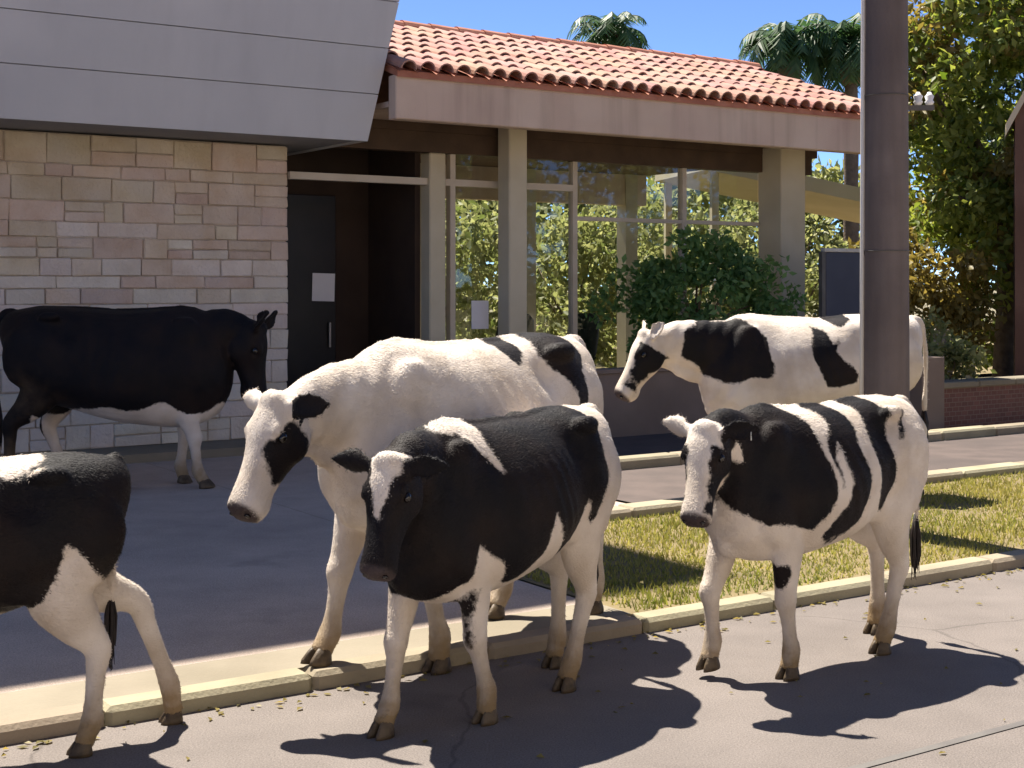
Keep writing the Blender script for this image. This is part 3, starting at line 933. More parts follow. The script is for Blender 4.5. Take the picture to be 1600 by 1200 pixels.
# palms beyond the roof
def palm(loc, h, n, fl, seed, label):
    root = empty('palm_tree', loc, 0)
    tag(root, label, 'palm tree', 'palms beyond the tiled roof')
    r = random.Random(seed)
    bend = Vector((r.uniform(-.3, .3), r.uniform(-.3, .3), 0))
    MB().tube([bend * (z / h) ** 2 + Vector((0, 0, z)) for z in np.linspace(0, h, 12)], [.24 - .008 * i + (.02 if i % 2 else 0) for i in range(12)], 12).build('trunk', M['palmbark'], root, True)
    top = bend + Vector((0, 0, h))
    for i in range(n):
        a = 2 * math.pi * i / n * 1.0 + r.uniform(-.25, .25)
        el = r.uniform(-.35, 1.25)
        L = fl * r.uniform(.8, 1.1)
        o = Vector((math.cos(a), math.sin(a), 0))
        pts = []
        p = top.copy(); e = el
        for j in range(9):
            pts.append(p.copy())
            p = p + (o * math.cos(e) + Vector((0, 0, math.sin(e)))) * (L / 8)
            e -= .20 + .06 * j * .5
        v = []; f = []; rn = []
        for j in range(1, 9):
            for hlf in (0, .5):
                c = pts[j - 1].lerp(pts[j], hlf)
                tg = (pts[j] - pts[j - 1]).normalized()
                sd = tg.cross(Vector((0, 0, 1))).normalized()
                ll = L * .30 * math.sin(math.pi * (j - .3 + hlf) / 9.2) + .05
                for s in (-1, 1):
                    tip = c + sd * s * ll * .8 + tg * ll * .45 - Vector((0, 0, ll * r.uniform(.35, .75)))
                    b = len(v)
                    v += [c - tg * .06, c + tg * .06, tip]; f.append((b, b + 1, b + 2)); rn += [r.random()] * 3
        st_ = MB().tube(pts, [.028 - .0028 * q for q in range(9)], 5)
        b = len(v); v += [Vector(q) for q in st_.v]; f += [tuple(i_ + b for i_ in fc) for fc in st_.f]; rn += [.8] * len(st_.v)
        fo = mesh_obj('frond', v, f, M['palm'], root)
        at = fo.data.attributes.new('rnd', 'FLOAT', 'POINT'); at.data.foreach_set('value', np.array(rn, dtype=np.float32))
    # dead skirt
    MB().tube([top + Vector((0, 0, -1.1)), top + Vector((0, 0, -.6)), top + Vector((0, 0, .1))], [.22, .38, .2], 10).build('crown_base', M['palmbark'], root, True)


def far(px, Z, z=0.0):
    return Vector(((px - 800) / 2200 * Z, Z, z))


palm(far(955, 46), 10.0, 38, 1.9, 61, 'palm crown farthest left above the tiled roof')
palm(far(1215, 38), 8.2, 44, 1.7, 62, 'palm with a dark trunk, left of the pair beside the pole')
palm(far(1330, 38), 8.3, 44, 1.8, 63, 'palm just left of the concrete pole above the roof')
palm(far(1370, 42), 9.0, 38, 2.0, 64, 'palm partly hidden behind the concrete pole')


# a thick green backdrop of far trees beyond the garden, each tree its own
far_lab = ['far olive tree behind the garden bushes, seen left of the middle column', 'far olive tree seen between the middle column and the window mullion', 'far olive tree seen through the middle window',
           'far olive tree seen behind the green shrub', 'far olive tree seen left of the right-hand column', 'far olive tree seen past the end of the pavilion', 'far olive tree behind the concrete pole']
for i, s in enumerate((10.5, 14.0, 17.5, 21.0, 24.5, 28.0, 31.5)):
    tree('garden_tree', far_lab[i], 'tree', st(s, 29.5 + (i % 2) * 1.6), 6.0, .12, (0, 0, 2.9), (2.3, 1.6, 2.7), 34, 110, .30, M['leaf_garden'], 80 + i, 'trees beyond the garden', limbs=6, clump=.8, fork=.2)


def carport():
    root = empty('carport', far(1230, 23.8), R(12))
    tag(root, 'sunlit cream carport roof sloping down behind the right-hand column', 'carport')
    v = []
    for y in (-.15, 2.6):
        v += [(-1.5, y, 3.72), (3.6, y, 2.80), (3.6, y, 3.02), (-1.5, y, 3.98)]
    MB().add(v, [(0, 1, 2, 3), (7, 6, 5, 4), (0, 4, 5, 1), (3, 2, 6, 7), (0, 3, 7, 4), (1, 5, 6, 2)]).build('roof', M['cream'], root)
    for x, h in ((-1.3, 3.70), (3.4, 2.84)):
        for y in (0, 2.45):
            MB().box(x - .06, x + .06, y - .06, y + .06, 0, h - .012).build('post', M['cream'], root)


carport()


# ------------------------------------------------------------------ behind the camera: houses added to bounce sunlight; street trees seen in the glass
def fill_house(s0, w, h, mat, seed, label):
    root = empty('street_house', st(s0, -4.62), RZ)
    tag(root, label, 'house', 'houses on the near side of the street')
    MB().box(0, w, -7, 0, 0, h).build('wall', mat, root)
    r = MB()
    r.add([(-.02, .45, h - .05), (w + .02, .45, h - .05), (w + .02, -3.5, h + 1.5), (-.02, -3.5, h + 1.5), (-.02, -7.4, h - .05), (w + .02, -7.4, h - .05),
           (-.02, .45, h + .08), (w + .02, .45, h + .08), (w + .02, -3.5, h + 1.63), (-.02, -3.5, h + 1.63), (-.02, -7.4, h + .08), (w + .02, -7.4, h + .08)],
          [(7, 6, 9, 8), (8, 9, 10, 11), (0, 1, 2, 3), (3, 2, 5, 4), (0, 6, 7, 1), (4, 5, 11, 10), (1, 7, 8, 2), (2, 8, 11, 5), (0, 3, 9, 6), (3, 4, 10, 9)])
    r.build('roof', M['tilepan'], root)
    d = MB().box(w * .45, w * .45 + 1.0, -.02, .03, .12, 2.2, .008).build('door', M['ceiling'], root)
    MB().tube([(w * .45 + .88, .06, 1.0), (w * .45 + .88, .06, 1.18)], .014, 8).build('handle', M['metal'], d)
    for x in (w * .12, w * .72):
        for z in ((1.0,) if h < 4.5 else (1.0, 3.6)):
            q = MB().box(x, x + 1.2, -.03, .012, z, z + 1.25).build('window', M['glass'], root)
            MB().box(x - .07, x + 1.27, .0, .05, z - .12, z - .004).build('sill', M['walk'], q)
            for a, b, c, e in ((x - .07, x - .002, z, z + 1.25), (x + 1.202, x + 1.27, z, z + 1.25), (x - .07, x + 1.27, z + 1.252, z + 1.32), (x + .575, x + .625, z, z + 1.25)):
                MB().box(a, b, .0125, .04, c, e).build('frame', M['frame'], q)


M['wall_a'] = mat_noise('cream_wall', (0.62, 0.55, 0.45), (0.68, 0.61, 0.51), 1.0, 0.85, 0.15, 60)
M['wall_b'] = mat_noise('peach_wall', (0.64, 0.51, 0.41), (0.70, 0.57, 0.47), 1.0, 0.85, 0.15, 60)
M['wall_c'] = mat_noise('white_wall', (0.70, 0.66, 0.60), (0.75, 0.71, 0.65), 1.0, 0.85, 0.15, 60)
fill_house(-13.5, 8.0, 5.6, M['wall_b'], 1, 'peach two-storey house across the street from the stone wall, left neighbour')
fill_house(-5.4, 9.0, 5.8, M['wall_c'], 2, 'white two-storey house directly across the street from the cows')
fill_house(3.7, 9.5, 5.6, M['wall_a'], 3, 'cream two-storey house across the street from the lawn')
olab = ['street tree across the road nearest the cream house', 'second street tree across the road from the cream house', 'third street tree across the road from the cream house', 'fourth street tree across the road from the cream house', 'farthest street tree across the road']
for i, s in enumerate((17.0, 20.6, 24.2, 27.8, 31.4)):
    tree('street_tree', olab[i], 'tree', st(s, -5.6 - (i % 2)), 6.5, .14, (0, 0, 3.4), (2.2, 1.7, 3.0), 34, 110, .28, M['leaf_garden'], 120 + i, 'trees across the street', limbs=6, clump=.8, fork=.25)


# dry leaves and grit blown against the kerb and over the lawn
def litter():
    r = np.random.RandomState(9)
    n1, n2, n3 = 260, 220, 160
    s_ = np.concatenate([r.rand(n1) * 11 - .5, 4.8 + r.rand(n2) * 9, r.rand(n3) * 10 - 1])
    t_ = np.concatenate([KT - np.abs(r.randn(n1)) * .07 - .015, 5.95 + r.rand(n2) * 2.2, 3.0 + r.rand(n3) * 2.6])
    z_ = np.concatenate([np.full(n1, .006), np.full(n2, .105), np.full(n3, .006)])
    p = np.stack([s_, t_, z_], 1)
    root_pts = p
    n = len(p)
    a = r.rand(n) * 6.283; L = .018 + .035 * r.rand(n); W = L * .5
    d = np.stack([np.cos(a), np.sin(a), np.zeros(n)], 1); w = np.stack([-np.sin(a), np.cos(a), np.zeros(n)], 1)
    up = np.array([0, 0, 1.0])
    v = np.zeros((n, 4, 3))
    v[:, 0] = p; v[:, 1] = p + d * (L * .5)[:, None] + w * (W * .5)[:, None] + up * (.008 * r.rand(n))[:, None]
    v[:, 2] = p + d * L[:, None]; v[:, 3] = p + d * (L * .5)[:, None] - w * (W * .5)[:, None] + up * (.012 * r.rand(n))[:, None]
    me = bpy.data.meshes.new('fallen_leaves')
    me.vertices.add(n * 4); me.vertices.foreach_set('co', v.ravel())
    idx = np.arange(n)[:, None] * 4 + np.array([[0, 1, 2, 0, 2, 3]])
    me.loops.add(n * 6); me.loops.foreach_set('vertex_index', idx.ravel())
    me.polygons.add(n * 2); me.polygons.foreach_set('loop_start', np.arange(n * 2) * 3); me.polygons.foreach_set('loop_total', np.full(n * 2, 3))
    me.update()
    at = me.attributes.new('rnd', 'FLOAT', 'POINT'); at.data.foreach_set('value', np.repeat(r.rand(n), 4).astype(np.float32))
    me.materials.append(M['leaf_brown'])
    o = bpy.data.objects.new('fallen_leaves', me); COL.objects.link(o); o.matrix_world = STREET.copy()
    tag(o, 'small dry leaves scattered along the kerb and lawn', 'leaves', kind='stuff')


litter()
# ------------------------------------------------------------------ cows
M['tag'] = mat_noise('ear_tag', (0.60, 0.58, 0.50), (0.66, 0.64, 0.56), 20, 0.5, 0.0)


def catmull(P, sub=4):
    P = np.array(P, float); n = len(P); out = []
    for i in range(n - 1):
        p0 = P[max(i - 1, 0)]; p1 = P[i]; p2 = P[i + 1]; p3 = P[min(i + 2, n - 1)]
        for j in range(sub):
            t = j / sub
            out.append(0.5 * ((2 * p1) + (-p0 + p2) * t + (2 * p0 - 5 * p1 + 4 * p2 - p3) * t * t + (-p0 + 3 * p1 - 3 * p2 + p3) * t ** 3))
    out.append(P[-1])
    return np.array(out)


def sd_poly(px, pz, poly):
    """signed distance, positive inside, of points to a polygon"""
    n = len(poly); d = np.full(px.shape, 1e9); ins = np.zeros(px.shape, bool)
    for i in range(n):
        ax, az = poly[i]; bx, bz = poly[(i + 1) % n]
        ex, ez = bx - ax, bz - az
        wx, wz = px - ax, pz - az
        t = np.clip((wx * ex + wz * ez) / (ex * ex + ez * ez + 1e-12), 0, 1)
        d = np.minimum(d, np.hypot(wx - ex * t, wz - ez * t))
        c = ((az > pz) != (bz > pz)) & (px < (bx - ax) * (pz - az) / (bz - az + 1e-12) + ax)
        ins ^= c
    return np.where(ins, d, -d)


def sd_ell(a, b, ca, cb, ra, rb, rot=0.0):
    c, s = math.cos(rot), math.sin(rot)
    da, db = a - ca, b - cb
    x = (da * c + db * s) / ra; y = (-da * s + db * c) / rb
    return (1 - np.hypot(x, y)) * min(ra, rb)


TORSO = [  # x, z bottom, z top, half width, squareness of the top
    (-0.845, 1.22, 1.35, 0.07, 0.0), (-0.80, 1.10, 1.405, 0.135, 0.2), (-0.72, 0.96, 1.43, 0.20, 0.45), (-0.58, 0.84, 1.445, 0.255, 0.6),
    (-0.42, 0.775, 1.455, 0.285, 0.7), (-0.27, 0.735, 1.44, 0.285, 0.45), (-0.08, 0.685, 1.425, 0.325, 0.25), (0.12, 0.645, 1.42, 0.345, 0.15),
    (0.32, 0.625, 1.425, 0.33, 0.1), (0.47, 0.615, 1.44, 0.285, 0.0), (0.60, 0.62, 1.45, 0.235, -0.1), (0.72, 0.645, 1.42, 0.215, -0.1),
    (0.84, 0.70, 1.34, 0.175, -0.1), (0.91, 0.79, 1.22, 0.12, 0.0), (0.945, 0.88, 1.10, 0.05, 0.0)]
FRONT = [(.585, 1.05, .155, .14, .055), (.655, .90, .175, .145, .075), (.575, .745, .17, .105, .072), (.575, .60, .155, .074, .056), (.595, .47, .148, .055, .047),
         (.603, .41, .146, .056, .048), (.595, .34, .144, .039, .036), (.592, .22, .142, .035, .032), (.590, .145, .142, .045, .042), (.612, .085, .142, .040, .042), (.628, .045, .142, .044, .046)]
HIND = [(-.54, 1.14, .13, .21, .10), (-.50, .95, .165, .215, .115), (-.47, .80, .175, .165, .10), (-.55, .655, .165, .10, .066), (-.635, .555, .158, .068, .046),
        (-.665, .495, .156, .058, .043), (-.655, .41, .153, .045, .036), (-.640, .26, .150, .039, .033), (-.628, .155, .150, .047, .043), (-.603, .09, .150, .041, .043), (-.585, .045, .150, .044, .046)]
HEAD = [(-.07, .03, -.09, .055), (-.03, .085, -.115, .088), (.02, .105, -.135, .105), (.08, .112, -.155, .114), (.15, .106, -.160, .116), (.21, .092, -.150, .103),
        (.28, .080, -.125, .086), (.35, .075, -.108, .078), (.41, .074, -.100, .080), (.46, .070, -.098, .086), (.495, .058, -.088, .082), (.518, .025, -.062, .055)]


def rot2(x, z, cx, cz, ang):
    c, s = math.cos(ang), math.sin(ang)
    dx, dz = x - cx, z - cz
    return cx + dx * c - dz * s, cz + dx * s + dz * c


def pose_leg(tab, side, p, L, hind):
    """p = (swing deg, lower bend deg, lift, sideways)"""
    sw, bend, lift, sideways = p
    pts = []
    piv = (-.50, 1.0) if hind else (.62, .95)
    kn = 5
    P = [list(q) for q in tab]
    for i, q in enumerate(P):
        a = R(sw) * (0.0 if i == 0 else 0.45 if i == 1 else 1.0)
        q[0], q[1] = rot2(q[0], q[1], piv[0], piv[1], a)
    kx, kz = P[kn][0], P[kn][1]
    for i in range(kn + 1, len(P)):
        P[i][0], P[i][1] = rot2(P[i][0], P[i][1], kx, kz, R(bend))
    zs = P[2][1]; ze = P[-1][1]
    f = (zs - (0.045 + lift)) / (zs - ze)
    for i in range(3, len(P)):
        P[i][1] = zs - (zs - P[i][1]) * f
    out = []
    for i, q in enumerate(P):
        w = max(0.0, (i - 1) / (len(P) - 2))
        th = 1.0 if i < 3 else 1.18
        out.append((q[0] * L, side * (q[2]) + sideways * w, q[1], q[3] * th, q[4] * th))
    return out


def ring(c, du, dv, ru, rv, seg=20):
    return [c + du * (ru * math.cos(2 * math.pi * k / seg)) + dv * (rv * math.sin(2 * math.pi * k / seg)) for k in range(seg)]


def limb(mb, chain, sub=4):
    C = catmull(chain, sub)
    rings = []
    n = len(C)
    for i in range(n):
        c = Vector(C[i, :3])
        t = Vector(C[min(i + 1, n - 1), :3] - C[max(i - 1, 0), :3]).normalized()
        dv = Vector((0, 1, 0)); du = dv.cross(t).normalized(); dv = t.cross(du).normalized()
        rings.append(ring(c, du, dv, C[i, 3], C[i, 4], 16))
    mb.loft(rings)


def ground_z(x, y):
    p = Vector((x, y, 0)); s, t = p.dot(U), p.dot(N)
    if t < KT: return 0.0
    if t < KT + .16: return .075
    if s < 4.65: return .066 if t < KT + .495 else .055
    if t < 8.3: return .062
    if t < 8.55: return .13
    return .07


def build_cow(label, loc, heading, height, head_pos, head_pitch, head_yaw, legs, pattern, head_pattern, L=1.0, girth=1.0, udder=True, tail=0.0, tail_in=0.0,
              ears=None, ear_black=(1, 1), nose_dark=1.0, ear_tag=False, hair=0, seed=0, head_roll=0.0, tuft='tuft_black', tail_black=False, head_scale=1.0, group='dairy cows walking along the street', dirt=1.0):
    k = height / 1.45
    rng = random.Random(seed)
    mb = MB()
    # torso
    T = catmull([(a * L, b, c, d, e) for a, b, c, d, e in TORSO], 3)
    rings = []
    SEG = 36
    for x, zb, zt, hw, sq in T:
        zb = zt - (zt - zb) * (1 + (girth - 1) * 0.6)
        hw = max(hw * girth, 0.02)
        zc = zb + (zt - zb) * 0.47
        rr = []
        for j in range(SEG):
            a = 2 * math.pi * j / SEG
            ca, sa = math.cos(a), math.sin(a)
            y = hw * math.copysign(abs(ca) ** (0.9), ca)
            if sa > 0:
                z = zc + (zt - zc) * sa ** (1.0 if sq <= 0 else 1 - 0.35 * sq)
                y *= 1 - (0.16 - 0.2 * sq) * sa
            else:
                z = zc + (zc - zb) * sa
                y *= 1 + 0.04 * abs(math.sin(2 * a))
            rr.append(Vector((x, y, z)))
        rings.append(rr)
    mb.loft(rings)
    # bony points and muscles
    for s in (-1, 1):
        mb.ell((-.40 * L, s * .212 * girth, 1.372), (.10, .050, .048), 12)          # hooks
        mb.ell((-.76 * L, s * .085, 1.32), (.06, .045, .05), 12)                    # pins
        mb.ell((-.56 * L, s * .16 * girth, 1.08), (.23, .115, .27), 16)             # thigh
        mb.ell((.60 * L, s * .140 * girth, 1.12), (.15, .075, .27), 16)             # shoulder blade
        mb.ell((.70 * L, s * .135, .95), (.12, .085, .12), 14)
        mb.ell((-.27 * L, s * .19 * girth, .86), (.12, .07, .11), 12)               # flank fold
    mb.tube([(-.80 * L, 0, 1.395), (-.55 * L, 0, 1.435), (-.3 * L, 0, 1.435), (0, 0, 1.412), (.3 * L, 0, 1.418), (.55 * L, 0, 1.442), (.66 * L, 0, 1.425)], .026, 10)   # spine
    mb.ell((.78 * L, 0, .75), (.13, .075, .10), 14)                                 # brisket
    # head frame
    B = Vector(head_pos)
    pt, yw = R(head_pitch), R(head_yaw)
    ax = Vector((math.cos(pt) * math.cos(yw), math.cos(pt) * math.sin(yw), -math.sin(pt)))
    lat = Vector((-math.sin(yw), math.cos(yw), 0))
    up = ax.cross(lat)
    rq = Matrix.Rotation(R(head_roll), 3, ax)
    lat = rq @ lat; up = rq @ up
    hs = head_scale

    def hp(d, l, u): return B + (ax * d + lat * l + up * u) * hs
    C = catmull(HEAD, 3)
    rings = []
    for d, tp, bt, hw in C:
        c = (tp + bt) / 2; hh = (tp - bt) / 2
        rr = []
        for j in range(28):
            a = 2 * math.pi * j / 28
            ca, sa = math.cos(a), math.sin(a)
            wy = hw * math.copysign(abs(ca) ** .85, ca)
            if sa < 0: wy *= 1 - 0.30 * abs(sa) ** 1.5
            rr.append(hp(d, wy, c + hh * math.copysign(abs(sa) ** .85, sa)))
        rings.append(rr)
    mb.loft(rings)
    hrot = Matrix((ax, lat, up)).transposed()
    for s in (-1, 1):
        mb.ell(hp(.135, s * .088, .062), (.05 * hs, .028 * hs, .03 * hs), 12, hrot)      # brow
        mb.ell(hp(.135, s * .075, -.075), (.095 * hs, .042 * hs, .075 * hs), 12, hrot)   # cheek
        mb.ell(hp(.478, s * .052, .030), (.032 * hs, .026 * hs, .030 * hs), 10, hrot)      # nostril wing
    mb.ell(hp(.0, 0, .085), (.05 * hs, .07 * hs, .04 * hs), 12, hrot)                    # poll
    mb.ell(hp(.43, 0, -.092), (.06 * hs, .05 * hs, .025 * hs), 10, hrot)                # chin
    # ears
    ear_tips = []
    for s in (-1, 1):
        e = ears[0 if s > 0 else 1] if ears else (1.0, -.35, -.15)
        ed = (lat * (s * e[0]) + ax * e[1] * 0.6 + up * e[2]).normalized()
        base = hp(.015, s * .075, .045)
        ew = (ax * .8 - up * .45); ew = (ew - ed * ew.dot(ed)).normalized()
        en = ed.cross(ew).normalized()
        prof = [(0, .028, .022), (.04, .042, .018), (.09, .062, .015), (.14, .062, .013), (.185, .045, .012), (.225, .012, .010)]
        mb.loft([[p_ + en * (-9.0 * ((p_ - (base + ed * (q[0] * hs))).dot(ew)) ** 2) for p_ in ring(base + ed * (q[0] * hs), ew, en, q[1] * hs, q[2] * hs, 16)] for q in prof])
        ear_tips.append((base.copy(), ed.copy(), en.copy()))
    # neck
    p0 = Vector((.56 * L, 0, 1.13)); p1 = Vector((.82 * L, 0, 1.16 + 0.15 * (B.z - 1.2)))
    e3 = hp(.045, 0, -.055); p2 = e3 - (ax * .10 - up * (-0.02)) * hs - Vector((.10, 0, -.02)) * 1.0
    rings = []; keel = []
    for i in range(15):
        t = i / 14
        c = p0 * (1 - t) ** 3 + p1 * 3 * t * (1 - t) ** 2 + p2 * 3 * t * t * (1 - t) + e3 * t ** 3
        d = (p1 - p0) * (1 - t) ** 2 + (p2 - p1) * 2 * t * (1 - t) + (e3 - p2) * t * t
        d.normalize()
        side = Vector((0, 1, 0)).lerp(lat, t); side = (side - d * side.dot(d)).normalized()
        upv = d.cross(side)
        e = t ** 0.85
        hh = .29 * (1 - e) + .125 * hs * e; hw = .19 * (1 - e) + .085 * hs * e
        rings.append(ring(c, side, upv, hw, hh, 24)); keel.append(c - upv * (hh * .93))
    mb.loft(rings)
    # dewlap: a thin keel under the neck
    q0 = hp(.10, 0, -.13); q1 = Vector((.80 * L, 0, .76))
    low = [q0] + [r_ for r_ in keel[::-1][3:-4]] + [q1]
    low = catmull([tuple(v_) for v_ in low], 2)
    rings = []
    for i, c in enumerate(low):
        t = i / (len(low) - 1)
        c = Vector(c)
        d = Vector(low[min(i + 1, len(low) - 1)] - low[max(i - 1, 0)]).normalized()
        side = Vector((0, 1, 0)); side = (side - d * side.dot(d)).normalized(); upv = d.cross(side)
        rings.append(ring(c, side, upv, .030 + .02 * t, .06 + .04 * math.sin(math.pi * t), 12))
    mb.loft(rings)
    # legs
    feet = []
    for key, tab, side, hind in (('FL', FRONT, 1, False), ('FR', FRONT, -1, False), ('HL', HIND, 1, True), ('HR', HIND, -1, True)):
        pp = legs.get(key, (0, 0, 0, 0))
        ch = pose_leg(tab, side, pp, L, hind)
        hx, hy = heading[0] / math.hypot(*heading), heading[1] / math.hypot(*heading)
        wxp = loc[0] + k * (ch[-1][0] * hx - ch[-1][1] * hy); wyp = loc[1] + k * (ch[-1][0] * hy + ch[-1][1] * hx)
        ch = pose_leg(tab, side, (pp[0], pp[1], pp[2] + ground_z(wxp, wyp) / k, pp[3]), L, hind)
        limb(mb, ch)
        feet.append((Vector(ch[-1][:3]), Vector(ch[-1][:3]) - Vector(ch[-3][:3]), Vector(ch[5][:3])))
    # udder
    if udder:
        mb.ell((-.36 * L, 0, .74), (.20, .15, .16), 16)
        for dx in (-.10, .06):
            for s in (-1, 1):
                mb.tube([(-.36 * L + dx, s * .075, .64), (-.36 * L + dx, s * .08, .54)], [.022, .016], 8)
    # tail
    tl = [(-.76 * L, 0, 1.405), (-.845 * L, 0, 1.395), (-.885 * L, tail * .2, 1.28), (-.90 * L, tail * .5, 1.08), (-.895 * L, tail * .8, .86), (-.885 * L, tail, .68)]
    tl = [(p_[0] + tail_in * min(1, i_ / 2), p_[1], p_[2]) for i_, p_ in enumerate(tl)]
    mb.tube(catmull(tl, 4), list(np.interp(np.linspace(0, 1, 21), [0, .2, .5, 1], [.045, .032, .024, .017])), 10)
    # skin everything into one surface
    me = bpy.data.meshes.new('body_raw')
    me.from_pydata(mb.v, [], mb.f)
    me.update()
    tmp = bpy.data.objects.new('body_raw', me); COL.objects.link(tmp)
    r = tmp.modifiers.new('r', 'REMESH'); r.mode = 'VOXEL'; r.voxel_size = 0.0125
    s_ = tmp.modifiers.new('s', 'SMOOTH'); s_.factor = 0.5; s_.iterations = 13
    dg = bpy.context.evaluated_depsgraph_get()
    body = bpy.data.meshes.new_from_object(tmp.evaluated_get(dg))
    bpy.data.objects.remove(tmp); bpy.data.meshes.remove(me)
    n = len(body.vertices)
    co = np.zeros(n * 3); body.vertices.foreach_get('co', co); co = co.reshape(-1, 3)
    no = np.zeros(n * 3); body.vertices.foreach_get('normal', no); no = no.reshape(-1, 3)
    X, Y, Z = co[:, 0] / L, co[:, 1], co[:, 2]
    # ribs, hollows and loose skin as real relief
    def bump01(v, a, b, f): return np.clip((v - a) / f, 0, 1) * np.clip((b - v) / f, 0, 1)
    side = np.clip((np.abs(Y) - .12) / .1, 0, 1)
    m1 = bump01(X, -.22, .42, .12) * bump01(Z, .80, 1.30, .12) * side
    dsp = 0.0036 * np.sin((X + .28 * (1.2 - Z)) * 2 * math.pi / .092 + 1.3 * np.sin(Z * 6 + seed)) * m1 * (.4 + .6 * np.sin(X * 5 + seed) ** 2)
    dsp -= .036 * np.exp(-(((X + .27) / .10) ** 2 + ((Z - 1.27) / .09) ** 2)) * side          # hollow in front of the hip
    dsp -= .016 * np.exp(-(((X - .44) / .05) ** 2 + ((Z - 1.05) / .25) ** 2)) * side          # behind the shoulder
    dsp += .008 * np.sin(X * 9 + Z * 7 + seed) * np.sin(Z * 11 - X * 5 + seed * 2) * bump01(Z, .6, 1.5, .1)
    nm = bump01(X, .62, 1.5, .12) * bump01(Z, .7, 1.5, .1)
    dsp += .0022 * np.sin((X * .8 + Z * .45) * 70 + 2 * np.sin(Z * 9)) * nm * np.clip(1 - np.abs((co - np.array(B)) @ np.array(ax)) * 0, 0, 1)
    hd = (co - np.array(B)) / hs
    Hd, Hl, Hu = hd @ np.array(ax), hd @ np.array(lat), hd @ np.array(up)
    hwv = np.interp(Hd, [q[0] for q in HEAD], [q[3] for q in HEAD]) + .028
    ishead = (Hd > -.05) & (Hd < .62) & (np.abs(Hl) < hwv) & (Hu < .16) & (Hu > -.20 + .10 * np.clip((.06 - Hd) / .1, 0, 1))
    hdsp = -.020 * np.exp(-(((Hd - .498) / .020) ** 2 + ((np.abs(Hl) - .054) / .015) ** 2 + ((Hu - .018) / .022) ** 2))
    hdsp -= .011 * np.exp(-((Hu + .052 + .10 * (.50 - Hd)) / .009) ** 2) * np.clip((Hd - .33) / .05, 0, 1)
    hdsp -= .010 * np.exp(-(((Hd - .155) / .030) ** 2 + ((Hu - .030) / .022) ** 2))
    hdsp -= .006 * np.exp(-(((Hd - .26) / .07) ** 2 + ((Hu + .01) / .04) ** 2))
    dsp = np.where(ishead, hdsp, dsp)
    co = co + no * dsp[:, None]
    # coat fields
    wx = X + .018 * np.sin(Z * 17 + seed) + .012 * np.sin(X * 31 + Y * 23 + seed * 3)
    wz = Z + .018 * np.sin(X * 15 + seed * 2) + .012 * np.sin(Z * 29 + Y * 19 + seed)
    f = np.full(n, -.3)
    for op in pattern:
        sgn, kind, par = op[0], op[1], op[2]
        sel = op[3] if len(op) > 3 else 'both'
        if kind == 'poly': d = sd_poly(wx, wz, par)
        elif kind == 'ell': d = sd_ell(wx, wz, *par)
        elif kind == 'below': d = par - wz
        if sel == 'left': d = np.where(Y > 0, d, np.minimum(d, Y))
        elif sel == 'right': d = np.where(Y < 0, d, np.minimum(d, -Y))
        f = np.maximum(f, d) if sgn > 0 else np.minimum(f, -d)
    if tail_black:
        tm = (X < np.where(Z < 1.12, -.79, -.85) - (0 if tail_in else .0)) & (Z < 1.38) & (np.abs(Y - tail * .5) < .09 + abs(tail) * .5) & (Z > .6)
        f = np.where(tm, .1, f)
    fh = np.full(n, -.3)
    wd = Hd + .008 * np.sin(Hu * 60 + seed); wl = Hl + .006 * np.sin(Hd * 55 + seed); wu = Hu + .008 * np.sin(Hd * 48 + seed)
    for op in head_pattern:
        sgn, kind, par = op[0], op[1], op[2]
        sel = op[3] if len(op) > 3 else 'both'
        if kind == 'all': d = np.full(n, .2)
        elif kind == 'ell': d = sd_ell(wd, wu, *par)                 # patch seen from the side
        elif kind == 'blaze': d = sd_poly(wd, wl, par); d = np.where(Hu > 0.0, d, np.minimum(d, Hu))     # seen from the front
        elif kind == 'cheek': d = np.minimum(np.minimum(np.abs(wl) - par[2], Hd - par[0]), par[1] - Hd)
        elif kind == 'nose': d = Hd - par
        if sel == 'left': d = np.where(Hl > 0, d, np.minimum(d, Hl))
        elif sel == 'right': d = np.where(Hl < 0, d, np.minimum(d, -Hl))
        fh = np.maximum(fh, d) if sgn > 0 else np.minimum(fh, -d)
    f = np.where(ishead, fh, f)
    for s, tip, eb in ((1, ear_tips[0 if False else 1], ear_black[0]), (-1, ear_tips[0], ear_black[1])):
        rel = co - np.array(tip[0]); al = rel @ np.array(tip[1]); off = np.linalg.norm(rel - al[:, None] * np.array(tip[1]), axis=1)
        em = (al > .035 * hs) & (al < .26 * hs) & (off < .085 * hs) & (np.abs(rel @ np.array(tip[2])) < .062 * hs)
        f = np.where(em, .1 if eb else -.1, f)
    skin = np.where(ishead, np.clip((Hd + .25 * Hu - .472) / .02, 0, 1) * nose_dark, 0)
    pink = np.where((not nose_dark) & ishead, np.clip((Hd + .25 * Hu - .462) / .02, 0, 1), 0).astype(float)
    if udder:
        ud = 1 - np.sqrt(((X + .36) / .22) ** 2 + (Y / .17) ** 2 + ((Z - .70) / .20) ** 2)
        um = np.clip(ud / .12, 0, 1) * (Z < .72); pink = np.maximum(pink, um * .8); f = np.where(um > .1, -.1, f)
    dirt_f = np.clip((.56 - Z) / .42, 0, 1) * .95 * dirt + np.clip((.10 - Z) / .05, 0, 1) * .3
    dirt_f = np.maximum(dirt_f, .35 * dirt * np.exp(-(((X + .6) / .25) ** 2 + ((Z - .75) / .2) ** 2)))
    co *= k
    body.vertices.foreach_set('co', co.ravel())
    for nm_, arr in (('patch', f), ('skin', skin), ('pink', pink), ('dirt', dirt_f)):
        at = body.attributes.new(nm_, 'FLOAT', 'POINT'); at.data.foreach_set('value', np.asarray(arr, dtype=np.float32))
